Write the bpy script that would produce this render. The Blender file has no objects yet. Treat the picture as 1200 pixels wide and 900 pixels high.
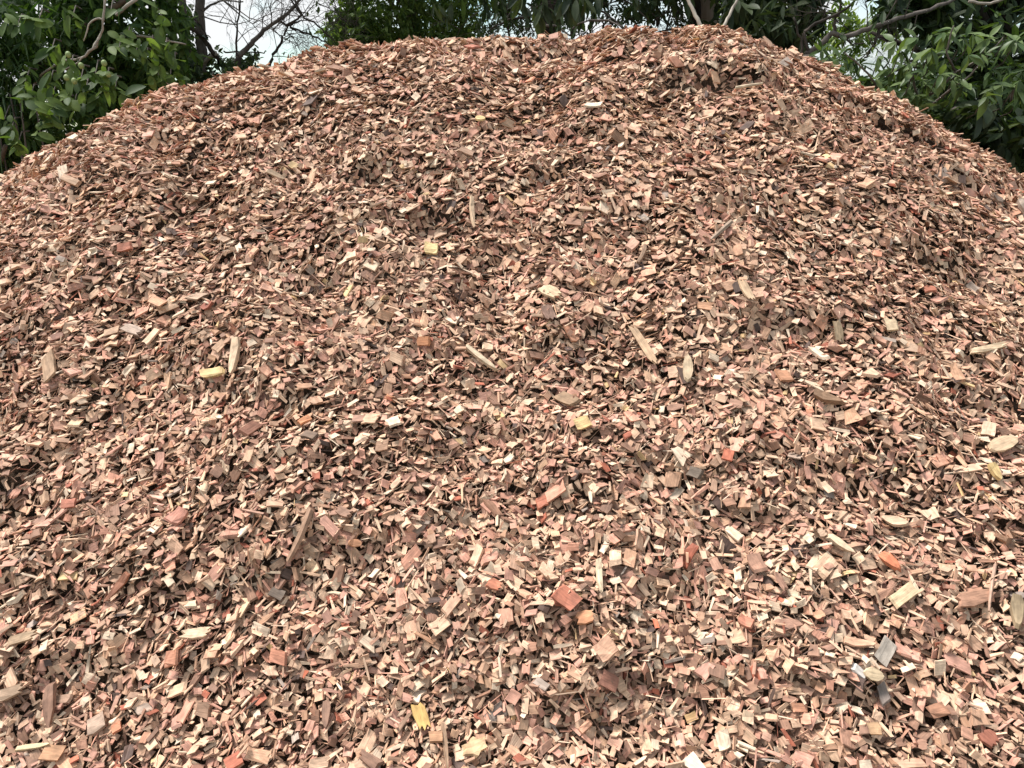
import bpy, math, random
import numpy as np
from mathutils import Vector, Matrix
R = math.radians
rng = np.random.default_rng(11)
random.seed(5)
SC = bpy.context.scene
COL = SC.collection

# ---------------------------------------------------------------- camera
FPX = 890.0            # focal length in pixels of the 1200 px wide photograph
CAMZ = 1.6
PITCH = R(18)           # looking down a little
PC, PS = math.cos(PITCH), math.sin(PITCH)
cam = bpy.data.cameras.new('camera')
cam.sensor_width = 36.0
cam.lens = 36.0 * FPX / 1200.0
cam.clip_start = 0.05
cam.clip_end = 4000.0
camo = bpy.data.objects.new('camera', cam)
camo.location = (0, 0, CAMZ)
camo.rotation_euler = (R(90) - PITCH, 0, 0)
COL.objects.link(camo)
SC.camera = camo

# ---------------------------------------------------------------- sky
SUN_EL, SUN_AZ = R(62), R(-68)          # azimuth from +Y (north) towards +X
w = bpy.data.worlds.new('World')
SC.world = w
w.use_nodes = True
nt = w.node_tree
nt.nodes.clear()
wo = nt.nodes.new('ShaderNodeOutputWorld')
sky = nt.nodes.new('ShaderNodeTexSky')
sky.sky_type = 'NISHITA'
sky.sun_disc = False
sky.sun_elevation = SUN_EL
sky.sun_rotation = SUN_AZ
sky.air_density = 1.0
sky.dust_density = 1.5
sky.ozone_density = 0.4
bg1 = nt.nodes.new('ShaderNodeBackground')
bg1.inputs[1].default_value = 0.13
tn = nt.nodes.new('ShaderNodeVectorMath'); tn.operation = 'MULTIPLY'
tn.inputs[1].default_value = (1.0, 1.16, 1.0)
nt.links.new(sky.outputs[0], tn.inputs[0])
nt.links.new(tn.outputs[0], bg1.inputs[0])
bg2 = nt.nodes.new('ShaderNodeBackground')   # bright broken cloud
bg2.inputs[0].default_value = (0.97, 0.985, 1.0, 1)
bg2.inputs[1].default_value = 0.66
tc = nt.nodes.new('ShaderNodeTexCoord')
mp = nt.nodes.new('ShaderNodeMapping')
mp.inputs['Location'].default_value = (0.9, 0.4, 0.55)
mp.inputs['Scale'].default_value = (1.0, 1.0, 1.7)
nt.links.new(tc.outputs['Generated'], mp.inputs[0])
nz = nt.nodes.new('ShaderNodeTexNoise')
nz.inputs['Scale'].default_value = 3.4
nz.inputs['Detail'].default_value = 7
nz.inputs['Roughness'].default_value = 0.55
nt.links.new(mp.outputs[0], nz.inputs['Vector'])
cr = nt.nodes.new('ShaderNodeValToRGB')
cr.color_ramp.elements[0].position = 0.44
cr.color_ramp.elements[0].color = (.12, .12, .12, 1)
cr.color_ramp.elements[1].position = 0.56
nt.links.new(nz.outputs['Fac'], cr.inputs[0])
mx = nt.nodes.new('ShaderNodeMixShader')
nt.links.new(cr.outputs[0], mx.inputs[0])
nt.links.new(bg1.outputs[0], mx.inputs[1])
nt.links.new(bg2.outputs[0], mx.inputs[2])
nt.links.new(mx.outputs[0], wo.inputs[0])

# ---------------------------------------------------------------- sun
sl = bpy.data.lights.new('sun', 'SUN')
sl.energy = 4.1
sl.angle = R(13)
sl.color = (1.0, 0.965, 0.93)
so = bpy.data.objects.new('sun', sl)
sd = Vector((math.sin(SUN_AZ) * math.cos(SUN_EL), math.cos(SUN_AZ) * math.cos(SUN_EL), math.sin(SUN_EL)))
so.rotation_euler = (-sd).to_track_quat('-Z', 'Y').to_euler()
so.location = (0, 0, 30)
COL.objects.link(so)

# ---------------------------------------------------------------- exposure
SC.view_settings.view_transform = 'Standard'
SC.view_settings.look = 'None'
SC.view_settings.exposure = 0.62
SC.view_settings.gamma = 1.0
SC.view_settings.use_curve_mapping = False
try:
    SC.render.engine = 'CYCLES'
    SC.cycles.max_bounces = 6
    SC.cycles.diffuse_bounces = 2
    SC.cycles.transparent_max_bounces = 4
    SC.cycles.use_denoising = True
    SC.cycles.denoiser = 'OPENIMAGEDENOISE'
    SC.render.filter_size = 0.9
except Exception:
    pass

# ================================================================ helpers
def link(o, parent=None, **props):
    COL.objects.link(o)
    if parent is not None:
        o.parent = parent
    for k, v in props.items():
        if v is not None:
            o[k] = v
    return o

def empty(name, loc=(0, 0, 0), **props):
    o = bpy.data.objects.new(name, None)
    o.empty_display_size = 0.1
    o.location = loc
    return link(o, None, **props)

def np_mesh(name, V, loops, starts, totals, mat, cols=None, grain=None, smooth=False):
    me = bpy.data.meshes.new(name)
    V = np.asarray(V, np.float32)
    me.vertices.add(len(V)); me.vertices.foreach_set('co', V.ravel())
    me.loops.add(len(loops)); me.loops.foreach_set('vertex_index', np.asarray(loops, np.int32))
    me.polygons.add(len(starts)); me.polygons.foreach_set('loop_start', np.asarray(starts, np.int32))
    me.polygons.foreach_set('loop_total', np.asarray(totals, np.int32))
    me.polygons.foreach_set('use_smooth', np.full(len(starts), bool(smooth)))
    if cols is not None:
        a = me.attributes.new('tint', 'FLOAT_COLOR', 'POINT')
        c4 = np.ones((len(V), 4), np.float32); c4[:, :3] = cols
        a.data.foreach_set('color', c4.ravel())
    if grain is not None:
        a = me.attributes.new('grain', 'FLOAT_VECTOR', 'POINT')
        a.data.foreach_set('vector', np.asarray(grain, np.float32).ravel())
    me.update(calc_edges=True)
    me.materials.append(mat)
    return me

def stack_mesh(name, V, faces, mat, cols=None, grain=None, smooth=False):
    """V: (n,k,3); the same faces (list of tuples) for each of the n copies."""
    n, k, _ = V.shape
    fl = np.concatenate([np.array(f) for f in faces])
    tot = np.array([len(f) for f in faces])
    st = np.concatenate([[0], np.cumsum(tot)[:-1]])
    loops = (fl[None, :] + (np.arange(n) * k)[:, None]).ravel()
    starts = (st[None, :] + (np.arange(n) * len(fl))[:, None]).ravel()
    tots = np.tile(tot, n)
    c = None
    if cols is not None:
        c = np.repeat(cols, k, axis=0) if cols.ndim == 2 else cols.reshape(-1, 3)
    g = grain.reshape(-1, 3) if grain is not None else None
    return np_mesh(name, V.reshape(-1, 3), loops, starts, tots, mat, c, g, smooth)

def join_meshes(name, parts, mat, smooth=False):
    """parts: list of (V, faces list) -> one mesh"""
    V, F, off = [], [], 0
    for v, f in parts:
        V.append(np.asarray(v, float)); F += [tuple(i + off for i in q) for q in f]; off += len(v)
    V = np.concatenate(V)
    me = bpy.data.meshes.new(name)
    me.from_pydata(V.tolist(), [], F)
    me.polygons.foreach_set('use_smooth', np.full(len(F), bool(smooth)))
    me.materials.append(mat)
    me.update()
    return me

TS = 0.75              # the trees stand this much nearer than first estimated
def at(px, py, Y):
    """world point seen at a pixel of the photograph, at depth Y * TS"""
    Y = Y * TS
    v = (450.0 - py) / FPX
    t = Y / (PC + v * PS)
    return np.array([(px - 600.0) / FPX * t, np.zeros_like(t) + Y, CAMZ + (-PS + v * PC) * t])
def old(x, y, z):
    return at(600 + FPX * x / y, 450 - FPX * (z - 1.6) / y, y)
def pixel_of(P):
    d = np.asarray(P) - np.array([0, 0, CAMZ])
    f = d[..., 1] * PC - d[..., 2] * PS
    return 600 + FPX * d[..., 0] / f, 450 - FPX * (d[..., 1] * PS + d[..., 2] * PC) / f, f

# -------- smooth value noise
_lat = {}
def vnoise(X, Y, scale, seed):
    if seed not in _lat:
        _lat[seed] = np.random.default_rng(1000 + seed).uniform(-1, 1, (256, 256))
    G = _lat[seed]
    x = X / scale + 77.3; y = Y / scale + 31.7
    xi = np.floor(x).astype(int); yi = np.floor(y).astype(int)
    fx = x - xi; fy = y - yi
    fx = fx * fx * (3 - 2 * fx); fy = fy * fy * (3 - 2 * fy)
    a = G[xi % 256, yi % 256]; b = G[(xi + 1) % 256, yi % 256]
    c = G[xi % 256, (yi + 1) % 256]; d = G[(xi + 1) % 256, (yi + 1) % 256]
    return (a * (1 - fx) + b * fx) * (1 - fy) + (c * (1 - fx) + d * fx) * fy

# ================================================================ materials
def mat_new(name):
    m = bpy.data.materials.new(name)
    m.use_nodes = True
    n = m.node_tree
    b = n.nodes['Principled BSDF']
    return m, n, b

def chip_material():
    m, n, b = mat_new('chipped_wood')
    at_ = n.nodes.new('ShaderNodeAttribute'); at_.attribute_name = 'tint'
    ag = n.nodes.new('ShaderNodeAttribute'); ag.attribute_name = 'grain'
    mp = n.nodes.new('ShaderNodeMapping'); mp.inputs['Scale'].default_value = (22, 330, 330)
    n.links.new(ag.outputs['Vector'], mp.inputs[0])
    nz = n.nodes.new('ShaderNodeTexNoise'); nz.inputs['Scale'].default_value = 1.0
    nz.inputs['Detail'].default_value = 3
    n.links.new(mp.outputs[0], nz.inputs['Vector'])
    mp2 = n.nodes.new('ShaderNodeMapping'); mp2.inputs['Scale'].default_value = (60, 75, 75)
    n.links.new(ag.outputs['Vector'], mp2.inputs[0])
    nb = n.nodes.new('ShaderNodeTexNoise'); nb.inputs['Scale'].default_value = 1.0
    nb.inputs['Detail'].default_value = 2
    n.links.new(mp2.outputs[0], nb.inputs['Vector'])
    r1 = n.nodes.new('ShaderNodeMapRange')
    r1.inputs['From Min'].default_value = 0.3; r1.inputs['From Max'].default_value = 0.7
    r1.inputs['To Min'].default_value = 0.78; r1.inputs['To Max'].default_value = 1.15
    n.links.new(nz.outputs['Fac'], r1.inputs[0])
    r2 = n.nodes.new('ShaderNodeMapRange')
    r2.inputs['From Min'].default_value = 0.3; r2.inputs['From Max'].default_value = 0.7
    r2.inputs['To Min'].default_value = 0.74; r2.inputs['To Max'].default_value = 1.2
    n.links.new(nb.outputs['Fac'], r2.inputs[0])
    mu = n.nodes.new('ShaderNodeMath'); mu.operation = 'MULTIPLY'
    n.links.new(r1.outputs[0], mu.inputs[0]); n.links.new(r2.outputs[0], mu.inputs[1])
    vm = n.nodes.new('ShaderNodeVectorMath'); vm.operation = 'SCALE'
    n.links.new(at_.outputs['Color'], vm.inputs[0]); n.links.new(mu.outputs[0], vm.inputs['Scale'])
    n.links.new(vm.outputs[0], b.inputs['Base Color'])
    b.inputs['Roughness'].default_value = 0.72
    b.inputs['Specular IOR Level'].default_value = 0.3
    bp = n.nodes.new('ShaderNodeBump'); bp.inputs['Strength'].default_value = 0.6
    bp.inputs['Distance'].default_value = 0.0012
    n.links.new(nz.outputs['Fac'], bp.inputs['Height'])
    n.links.new(bp.outputs[0], b.inputs['Normal'])
    return m

def noisy_material(name, c1, c2, scale, rough=0.85, stretch=(1, 1, 1), bump=0.3, dist=0.01):
    m, n, b = mat_new(name)
    tc = n.nodes.new('ShaderNodeTexCoord')
    mp = n.nodes.new('ShaderNodeMapping'); mp.inputs['Scale'].default_value = stretch
    n.links.new(tc.outputs['Object'], mp.inputs[0])
    nz = n.nodes.new('ShaderNodeTexNoise'); nz.inputs['Scale'].default_value = scale
    nz.inputs['Detail'].default_value = 8; nz.inputs['Roughness'].default_value = 0.65
    n.links.new(mp.outputs[0], nz.inputs['Vector'])
    cr = n.nodes.new('ShaderNodeValToRGB')
    cr.color_ramp.elements[0].color = (*c1, 1); cr.color_ramp.elements[0].position = 0.35
    cr.color_ramp.elements[1].color = (*c2, 1); cr.color_ramp.elements[1].position = 0.65
    n.links.new(nz.outputs['Fac'], cr.inputs[0])
    n.links.new(cr.outputs[0], b.inputs['Base Color'])
    b.inputs['Roughness'].default_value = rough
    b.inputs['Specular IOR Level'].default_value = 0.25
    bp = n.nodes.new('ShaderNodeBump'); bp.inputs['Strength'].default_value = bump
    bp.inputs['Distance'].default_value = dist
    n.links.new(nz.outputs['Fac'], bp.inputs['Height']); n.links.new(bp.outputs[0], b.inputs['Normal'])
    return m

def leaf_material(name, dark, light, trans=0.25, rough=0.42, per_object=False):
    m, n, b = mat_new(name)
    if per_object:
        oi = n.nodes.new('ShaderNodeObjectInfo'); src = oi.outputs['Random']
    else:
        a = n.nodes.new('ShaderNodeAttribute'); a.attribute_name = 'tint'
        sp = n.nodes.new('ShaderNodeSeparateColor'); n.links.new(a.outputs['Color'], sp.inputs[0]); src = sp.outputs[0]
    cr = n.nodes.new('ShaderNodeValToRGB')
    cr.color_ramp.elements[0].color = (*dark, 1); cr.color_ramp.elements[1].color = (*light, 1)
    n.links.new(src, cr.inputs[0])
    tc = n.nodes.new('ShaderNodeTexCoord')
    nz = n.nodes.new('ShaderNodeTexNoise'); nz.inputs['Scale'].default_value = 30
    n.links.new(tc.outputs['Object'], nz.inputs['Vector'])
    r1 = n.nodes.new('ShaderNodeMapRange'); r1.inputs['To Min'].default_value = 0.6; r1.inputs['To Max'].default_value = 1.4
    n.links.new(nz.outputs['Fac'], r1.inputs[0])
    vm = n.nodes.new('ShaderNodeVectorMath'); vm.operation = 'SCALE'
    n.links.new(cr.outputs[0], vm.inputs[0]); n.links.new(r1.outputs[0], vm.inputs['Scale'])
    n.links.new(vm.outputs[0], b.inputs['Base Color'])
    b.inputs['Roughness'].default_value = rough
    b.inputs['Specular IOR Level'].default_value = 0.22
    tr = n.nodes.new('ShaderNodeBsdfTranslucent')
    vm2 = n.nodes.new('ShaderNodeVectorMath'); vm2.operation = 'MULTIPLY'
    vm2.inputs[1].default_value = (1.5, 1.7, 0.6)
    n.links.new(vm.outputs[0], vm2.inputs[0]); n.links.new(vm2.outputs[0], tr.inputs[0])
    mx = n.nodes.new('ShaderNodeMixShader'); mx.inputs[0].default_value = trans
    out = n.nodes['Material Output']
    n.links.new(b.outputs[0], mx.inputs[1]); n.links.new(tr.outputs[0], mx.inputs[2])
    n.links.new(mx.outputs[0], out.inputs[0])
    return m

CHIP = chip_material()
CORE = noisy_material('packed_chips_gap_shade', (0.03, 0.019, 0.013), (0.15, 0.095, 0.06), 45, 0.9, (1, 1, 1), 1.0, 0.02)  # body colour darkened to paint deep shade into gaps between chips
BARK_GREY = noisy_material('grey_bark', (0.055, 0.045, 0.04), (0.17, 0.145, 0.125), 14, 0.9, (1, 1, 0.25), 0.8, 0.01)
BARK_DARK = noisy_material('dark_bark', (0.022, 0.018, 0.015), (0.07, 0.055, 0.045), 18, 0.9, (1, 1, 0.3), 0.8, 0.01)
BARK_PALE = noisy_material('pale_bark', (0.20, 0.17, 0.14), (0.42, 0.37, 0.31), 24, 0.85, (1, 1, 0.3), 0.5, 0.004)
BARK_MID = noisy_material('ridged_bark', (0.22, 0.18, 0.15), (0.42, 0.36, 0.30), 9, 0.9, (1, 1, 0.15), 1.0, 0.02)
BARK_BROWN = noisy_material('brown_bark', (0.06, 0.045, 0.034), (0.16, 0.12, 0.09), 14, 0.9, (1, 1, 0.2), 1.0, 0.02)

# ================================================================ the heap
SPX = np.array([-3.4, -3.23, -3.06, -2.89, -2.72, -2.55, -2.38, -2.21, -2.04, -1.87, -1.7, -1.53, -1.36, -1.19, -1.02, -0.85, -0.68, -0.51, -0.34, -0.17, -0.0, 0.17, 0.34, 0.51, 0.68, 0.85, 1.02, 1.19, 1.36, 1.53, 1.7, 1.87, 2.04, 2.21, 2.38, 2.55, 2.72, 2.89, 3.06, 3.23, 3.4])
SPZ = np.array([0.397, 0.504, 0.61, 0.713, 0.814, 0.912, 1.131, 1.218, 1.258, 1.353, 1.47, 1.60, 1.69, 1.80, 1.849, 1.866, 1.909, 1.935, 1.958, 1.95, 1.946, 1.951, 1.955, 2.035, 2.055, 1.972, 1.88, 1.826, 1.725, 1.597, 1.524, 1.453, 1.35, 1.292, 1.08, 0.912, 0.814, 0.713, 0.61, 0.504, 0.397])
SPY = 3.12 - 0.05 * SPX ** 2
SLOPE, RND = 0.88, 0.25
def base_h(X, Y):
    out = np.full(np.shape(X), -99.0)
    for a, b, c in zip(SPX, SPY, SPZ):
        out = np.maximum(out, c - SLOPE * (np.sqrt((X - a) ** 2 + (Y - b) ** 2 + RND * RND) - RND))
    out = out + 0.045 * vnoise(X, Y, 0.8, 1)
    return out - 0.045            # the chips lie on top of this

CELL = 0.004
X0, X1, Y0, Y1 = -2.9, 2.9, 0.35, 4.1
cgx = np.arange(X0 - .1, X1 + .1, 0.04); cgy = np.arange(Y0 - .1, Y1 + .1, 0.04)
CX, CY = np.meshgrid(cgx, cgy, indexing='ij')
CB = base_h(CX, CY)
CGx, CGy = np.gradient(CB, 0.04)
def bil(A, x, y):
    fx = (x - cgx[0]) / 0.04; fy = (y - cgy[0]) / 0.04
    i = np.clip(fx.astype(int), 0, A.shape[0] - 2); j = np.clip(fy.astype(int), 0, A.shape[1] - 2)
    fx = fx - i; fy = fy - j
    return (A[i, j] * (1 - fx) + A[i + 1, j] * fx) * (1 - fy) + (A[i, j + 1] * (1 - fx) + A[i + 1, j + 1] * fx) * fy
def frame(x, y):
    gx = bil(CGx, x, y); gy = bil(CGy, x, y)
    n = np.stack([-gx, -gy, np.ones_like(gx)], -1); n /= np.linalg.norm(n, axis=-1, keepdims=True)
    v = np.stack([np.zeros_like(gx), np.ones_like(gx), gy], -1); v /= np.linalg.norm(v, axis=-1, keepdims=True)
    u = np.cross(v, n)
    return u, v, n
def on_heap(px, py):
    """where the ray through a pixel of the photograph meets the heap"""
    px = np.atleast_1d(np.asarray(px, float)); py = np.atleast_1d(np.asarray(py, float))
    ys = np.arange(0.6, 3.9, 0.006)
    v = (450 - py[:, None]) / FPX
    t = ys[None] / (PC + v * PS)
    X = (px[:, None] - 600) / FPX * t; Z = CAMZ + (-PS + v * PC) * t
    H = bil(CB, X, np.broadcast_to(ys, X.shape)) + 0.03
    hit = Z < H
    k = np.where(hit.any(1), hit.argmax(1), np.abs(Z - H).argmin(1))
    return X[np.arange(len(k)), k], ys[k]

# loose surface relief: lumps, slumps and hollows (displacement along the normal)
gx = np.arange(X0, X1, CELL); gy = np.arange(Y0, Y1, CELL)
GX, GY = np.meshgrid(gx, gy, indexing='ij')
def relief(X, Y):
    d = 0.026 * vnoise(X, Y, 0.34, 2) + 0.022 * vnoise(X + 0.3 * Y, Y, 0.15, 3) + 0.009 * vnoise(X, Y, 0.07, 4)
    # slump lips: the surface falls away sharply on the downhill side of each
    ph = Y / 0.27 + 1.6 * vnoise(X, Y, 0.42, 5) + 0.5 * vnoise(X, Y, 0.13, 6)
    f = ph - np.floor(ph)
    m = np.clip(vnoise(X, Y, 0.30, 9) + .30, 0, 1) ** 1.2
    return d + 0.034 * m * np.clip(f / .10, 0, 1) * (1 - f)
D = relief(GX, GY)
hollows = [(430, 205, 28, 13), (180, 160, 30, 9), (640, 66, 50, 9), (745, 58, 26, 8), (850, 84, 60, 9), (500, 250, 30, 12), (1060, 158, 36, 12), (650, 455, 26, 16),
           (870, 610, 60, 26), (430, 640, 50, 22), (300, 682, 50, 24), (640, 210, 30, 9), (1085, 300, 40, 14), (560, 300, 26, 10), (150, 350, 30, 12), (830, 250, 40, 10),
           (1150, 470, 46, 18), (20, 590, 40, 20), (560, 505, 40, 22), (760, 560, 60, 18), (1000, 560, 36, 18), (60, 700, 40, 22), (780, 690, 40, 24), (300, 560, 30, 18),
           (90, 790, 50, 24), (1010, 820, 50, 22), (660, 850, 50, 24), (340, 480, 34, 14), (930, 380, 50, 12), (700, 330, 40, 10), (370, 330, 30, 10), (470, 92, 30, 6),
           (640, 68, 60, 10), (745, 62, 34, 10), (830, 88, 60, 10), (890, 92, 40, 10), (1062, 162, 40, 14), (432, 206, 34, 14), (190, 166, 44, 12), (1120, 215, 40, 14), (505, 255, 34, 14), (330, 250, 34, 10)]
for hx, hy, sx, sy in hollows:
    x, y = on_heap([hx, hx + sx], [hy, hy])
    rx = abs(x[1] - x[0]) * 0.8 + .02
    xa, ya = on_heap([hx], [min(hy + sy, 899)])
    ry = max(abs(ya[0] - y[0]), 0.05)
    qx = (GX - x[0]) / rx; qy = (GY - y[0]) / ry
    m = (np.abs(qx) < 2.5) & (np.abs(qy) < 2.5)
    q = qx[m] ** 2 + np.where(qy[m] > 0, (qy[m] * 1.8) ** 2, qy[m] ** 2)
    D[m] += -0.022 * np.exp(-q) + 0.013 * np.exp(-(qx[m] ** 2 + ((qy[m] - 1.2) * 2.0) ** 2))
D0 = D.copy()
TB = 0.10 * 1.0
tbx = vnoise(GX[::8, ::8], GY[::8, ::8], 0.13, 7); tby = vnoise(GX[::8, ::8], GY[::8, ::8], 0.13, 8)

SS, TT = np.meshgrid(np.linspace(-.46, .46, 6), np.linspace(-.46, .46, 5), indexing='ij')
SS = SS.ravel(); TT = TT.ravel()
S2 = (SS ** 2).sum(); T2 = (TT ** 2).sum()

def settle(cx, cy, L, W, T, yaw, ra, rb, q=0.85, gain=0.9):
    """drop chips on the present surface; returns world centre, world axes, and updates the surface"""
    global D
    u, v, n = frame(cx, cy)
    c, s = np.cos(yaw), np.sin(yaw)
    def look(pu, pv):
        x = cx[:, None] + pu * u[:, None, 0] + pv * v[:, None, 0]
        y = cy[:, None] + pu * u[:, None, 1] + pv * v[:, None, 1]
        i = np.clip(((x - X0) / CELL).astype(int), 0, D.shape[0] - 1); j = np.clip(((y - Y0) / CELL).astype(int), 0, D.shape[1] - 1)
        return i, j
    sa = SS[None] * L[:, None]; tb = TT[None] * W[:, None]
    i, j = look(sa * c[:, None] - tb * s[:, None], sa * s[:, None] + tb * c[:, None])
    d = D[i, j]
    dm = d - d.mean(1, keepdims=True)
    ga = np.clip((dm * SS).sum(1) / S2 / L, -.9, .9) * gain + ra
    gb = np.clip((dm * TT).sum(1) / T2 / W, -.9, .9) * gain + rb
    a = np.stack([c, s, ga], -1); b = np.stack([-s, c, gb], -1)
    a /= np.linalg.norm(a, axis=-1, keepdims=True)
    nn = np.cross(a, b); nn /= np.linalg.norm(nn, axis=-1, keepdims=True)
    b = np.cross(nn, a)
    P = sa[..., None] * a[:, None] + tb[..., None] * b[:, None]
    i, j = look(P[..., 0], P[..., 1])
    res = D[i, j] - P[..., 2]
    off = np.quantile(res, q, axis=1) + T * 0.35
    top = off[:, None] + P[..., 2] + T[:, None] * 0.5
    np.maximum.at(D, (i.ravel(), j.ravel()), top.ravel())
    M = np.stack([u, v, n], -1)                       # tangent -> world
    ax = np.stack([np.einsum('nij,nj->ni', M, q_) for q_ in (a, b, nn)], 1)   # rows a,b,n
    pos = np.stack([cx, cy, bil(CB, cx, cy)], -1) + n * off[:, None]
    return pos, ax, i, j, top

def in_view_weight(x, y):
    half = 0.60 * y + 0.62
    return np.where((np.abs(x) < half) & (y > 0.85) & (y < 3.6), 1.0, 0.22)

PAL = np.array([[.62, .42, .265], [.47, .29, .178], [.53, .285, .19], [.25, .142, .088], [.34, .115, .065], [.78, .60, .40], [.64, .44, .21], [.33, .26, .195], [.10, .065, .048], [.44, .25, .16]])
PALP = np.array([.30, .21, .16, .09, .016, .09, .004, .006, .016, .108])
PAL = PAL * [1.02, 1.02, 1.13]
def pick_colours(n):
    k = rng.choice(len(PAL), n, p=PALP / PALP.sum())
    c = PAL[k] * np.exp(rng.normal(0, .17, (n, 1))) * np.exp(np.abs(rng.normal(0, .06, (n, 1))) * np.array([.6, -.2, -1]))
    c = c * np.minimum(1, .70 / c.max(1, keepdims=True))      # keeps the hue of the palest
    return np.clip(c, .015, .82)

NTOT, BATCH = 270000, 900
rec = []
for bi in range(NTOT // BATCH):
    n = BATCH
    # three candidate places; keep by view weight, then the lowest
    x = rng.uniform(X0 + .06, X1 - .06, (n * 4, 3)); y = rng.uniform(Y0 + .06, Y1 - .06, (n * 4, 3))
    dd = D[((x - X0) / CELL).astype(int), ((y - Y0) / CELL).astype(int)] - D0[((x - X0) / CELL).astype(int), ((y - Y0) / CELL).astype(int)]
    k = (dd + rng.normal(0, .004, dd.shape)).argmin(1)
    x = x[np.arange(len(k)), k]; y = y[np.arange(len(k)), k]
    keep = np.flatnonzero(rng.random(len(x)) < in_view_weight(x, y))[:n]
    x, y = x[keep], y[keep]; n = len(x)
    cls = rng.choice(4, n, p=[.39, .35, .23, .03])
    L = np.choose(cls, [rng.lognormal(math.log(.0178), .27, n), rng.lognormal(math.log(.0225), .34, n), rng.lognormal(math.log(.026), .4, n), rng.lognormal(math.log(.036), .2, n)])
    W = np.choose(cls, [rng.lognormal(math.log(.0143), .27, n), rng.lognormal(math.log(.0056), .30, n), rng.lognormal(math.log(.0030), .3, n), rng.lognormal(math.log(.024), .2, n)])
    T = np.choose(cls, [rng.lognormal(math.log(.0024), .35, n), rng.lognormal(math.log(.0021), .35, n), rng.lognormal(math.log(.0018), .3, n), rng.lognormal(math.log(.0048), .3, n)])
    T = np.minimum(T, W * .8)
    heavy = rng.random(n) < .13
    sg = np.where(heavy, .65, .19)
    bi_, bj_ = ((x - X0) / CELL / 8).astype(int), ((y - Y0) / CELL / 8).astype(int)
    bx = tbx[bi_, bj_] * .38; by = tby[bi_, bj_] * .34 - .29
    yaw = rng.uniform(0, 2 * math.pi, n)
    c, s = np.cos(yaw), np.sin(yaw)
    ra = rng.normal(0, 1, n) * sg * .8 + bx * c + by * s
    rb = rng.normal(0, 1, n) * sg + -bx * s + by * c
    pos, ax, i, j, top = settle(x, y, L, W, T, yaw, ra, rb)
    rec.append((pos, ax, L, W, T, cls, i, j, top))
POS, AX, LL, WW, TH, CLS, II, JJ, TOP = [np.concatenate([r[k] for r in rec]) for k in range(9)]
COLS = pick_colours(len(LL))
del rec

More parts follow.
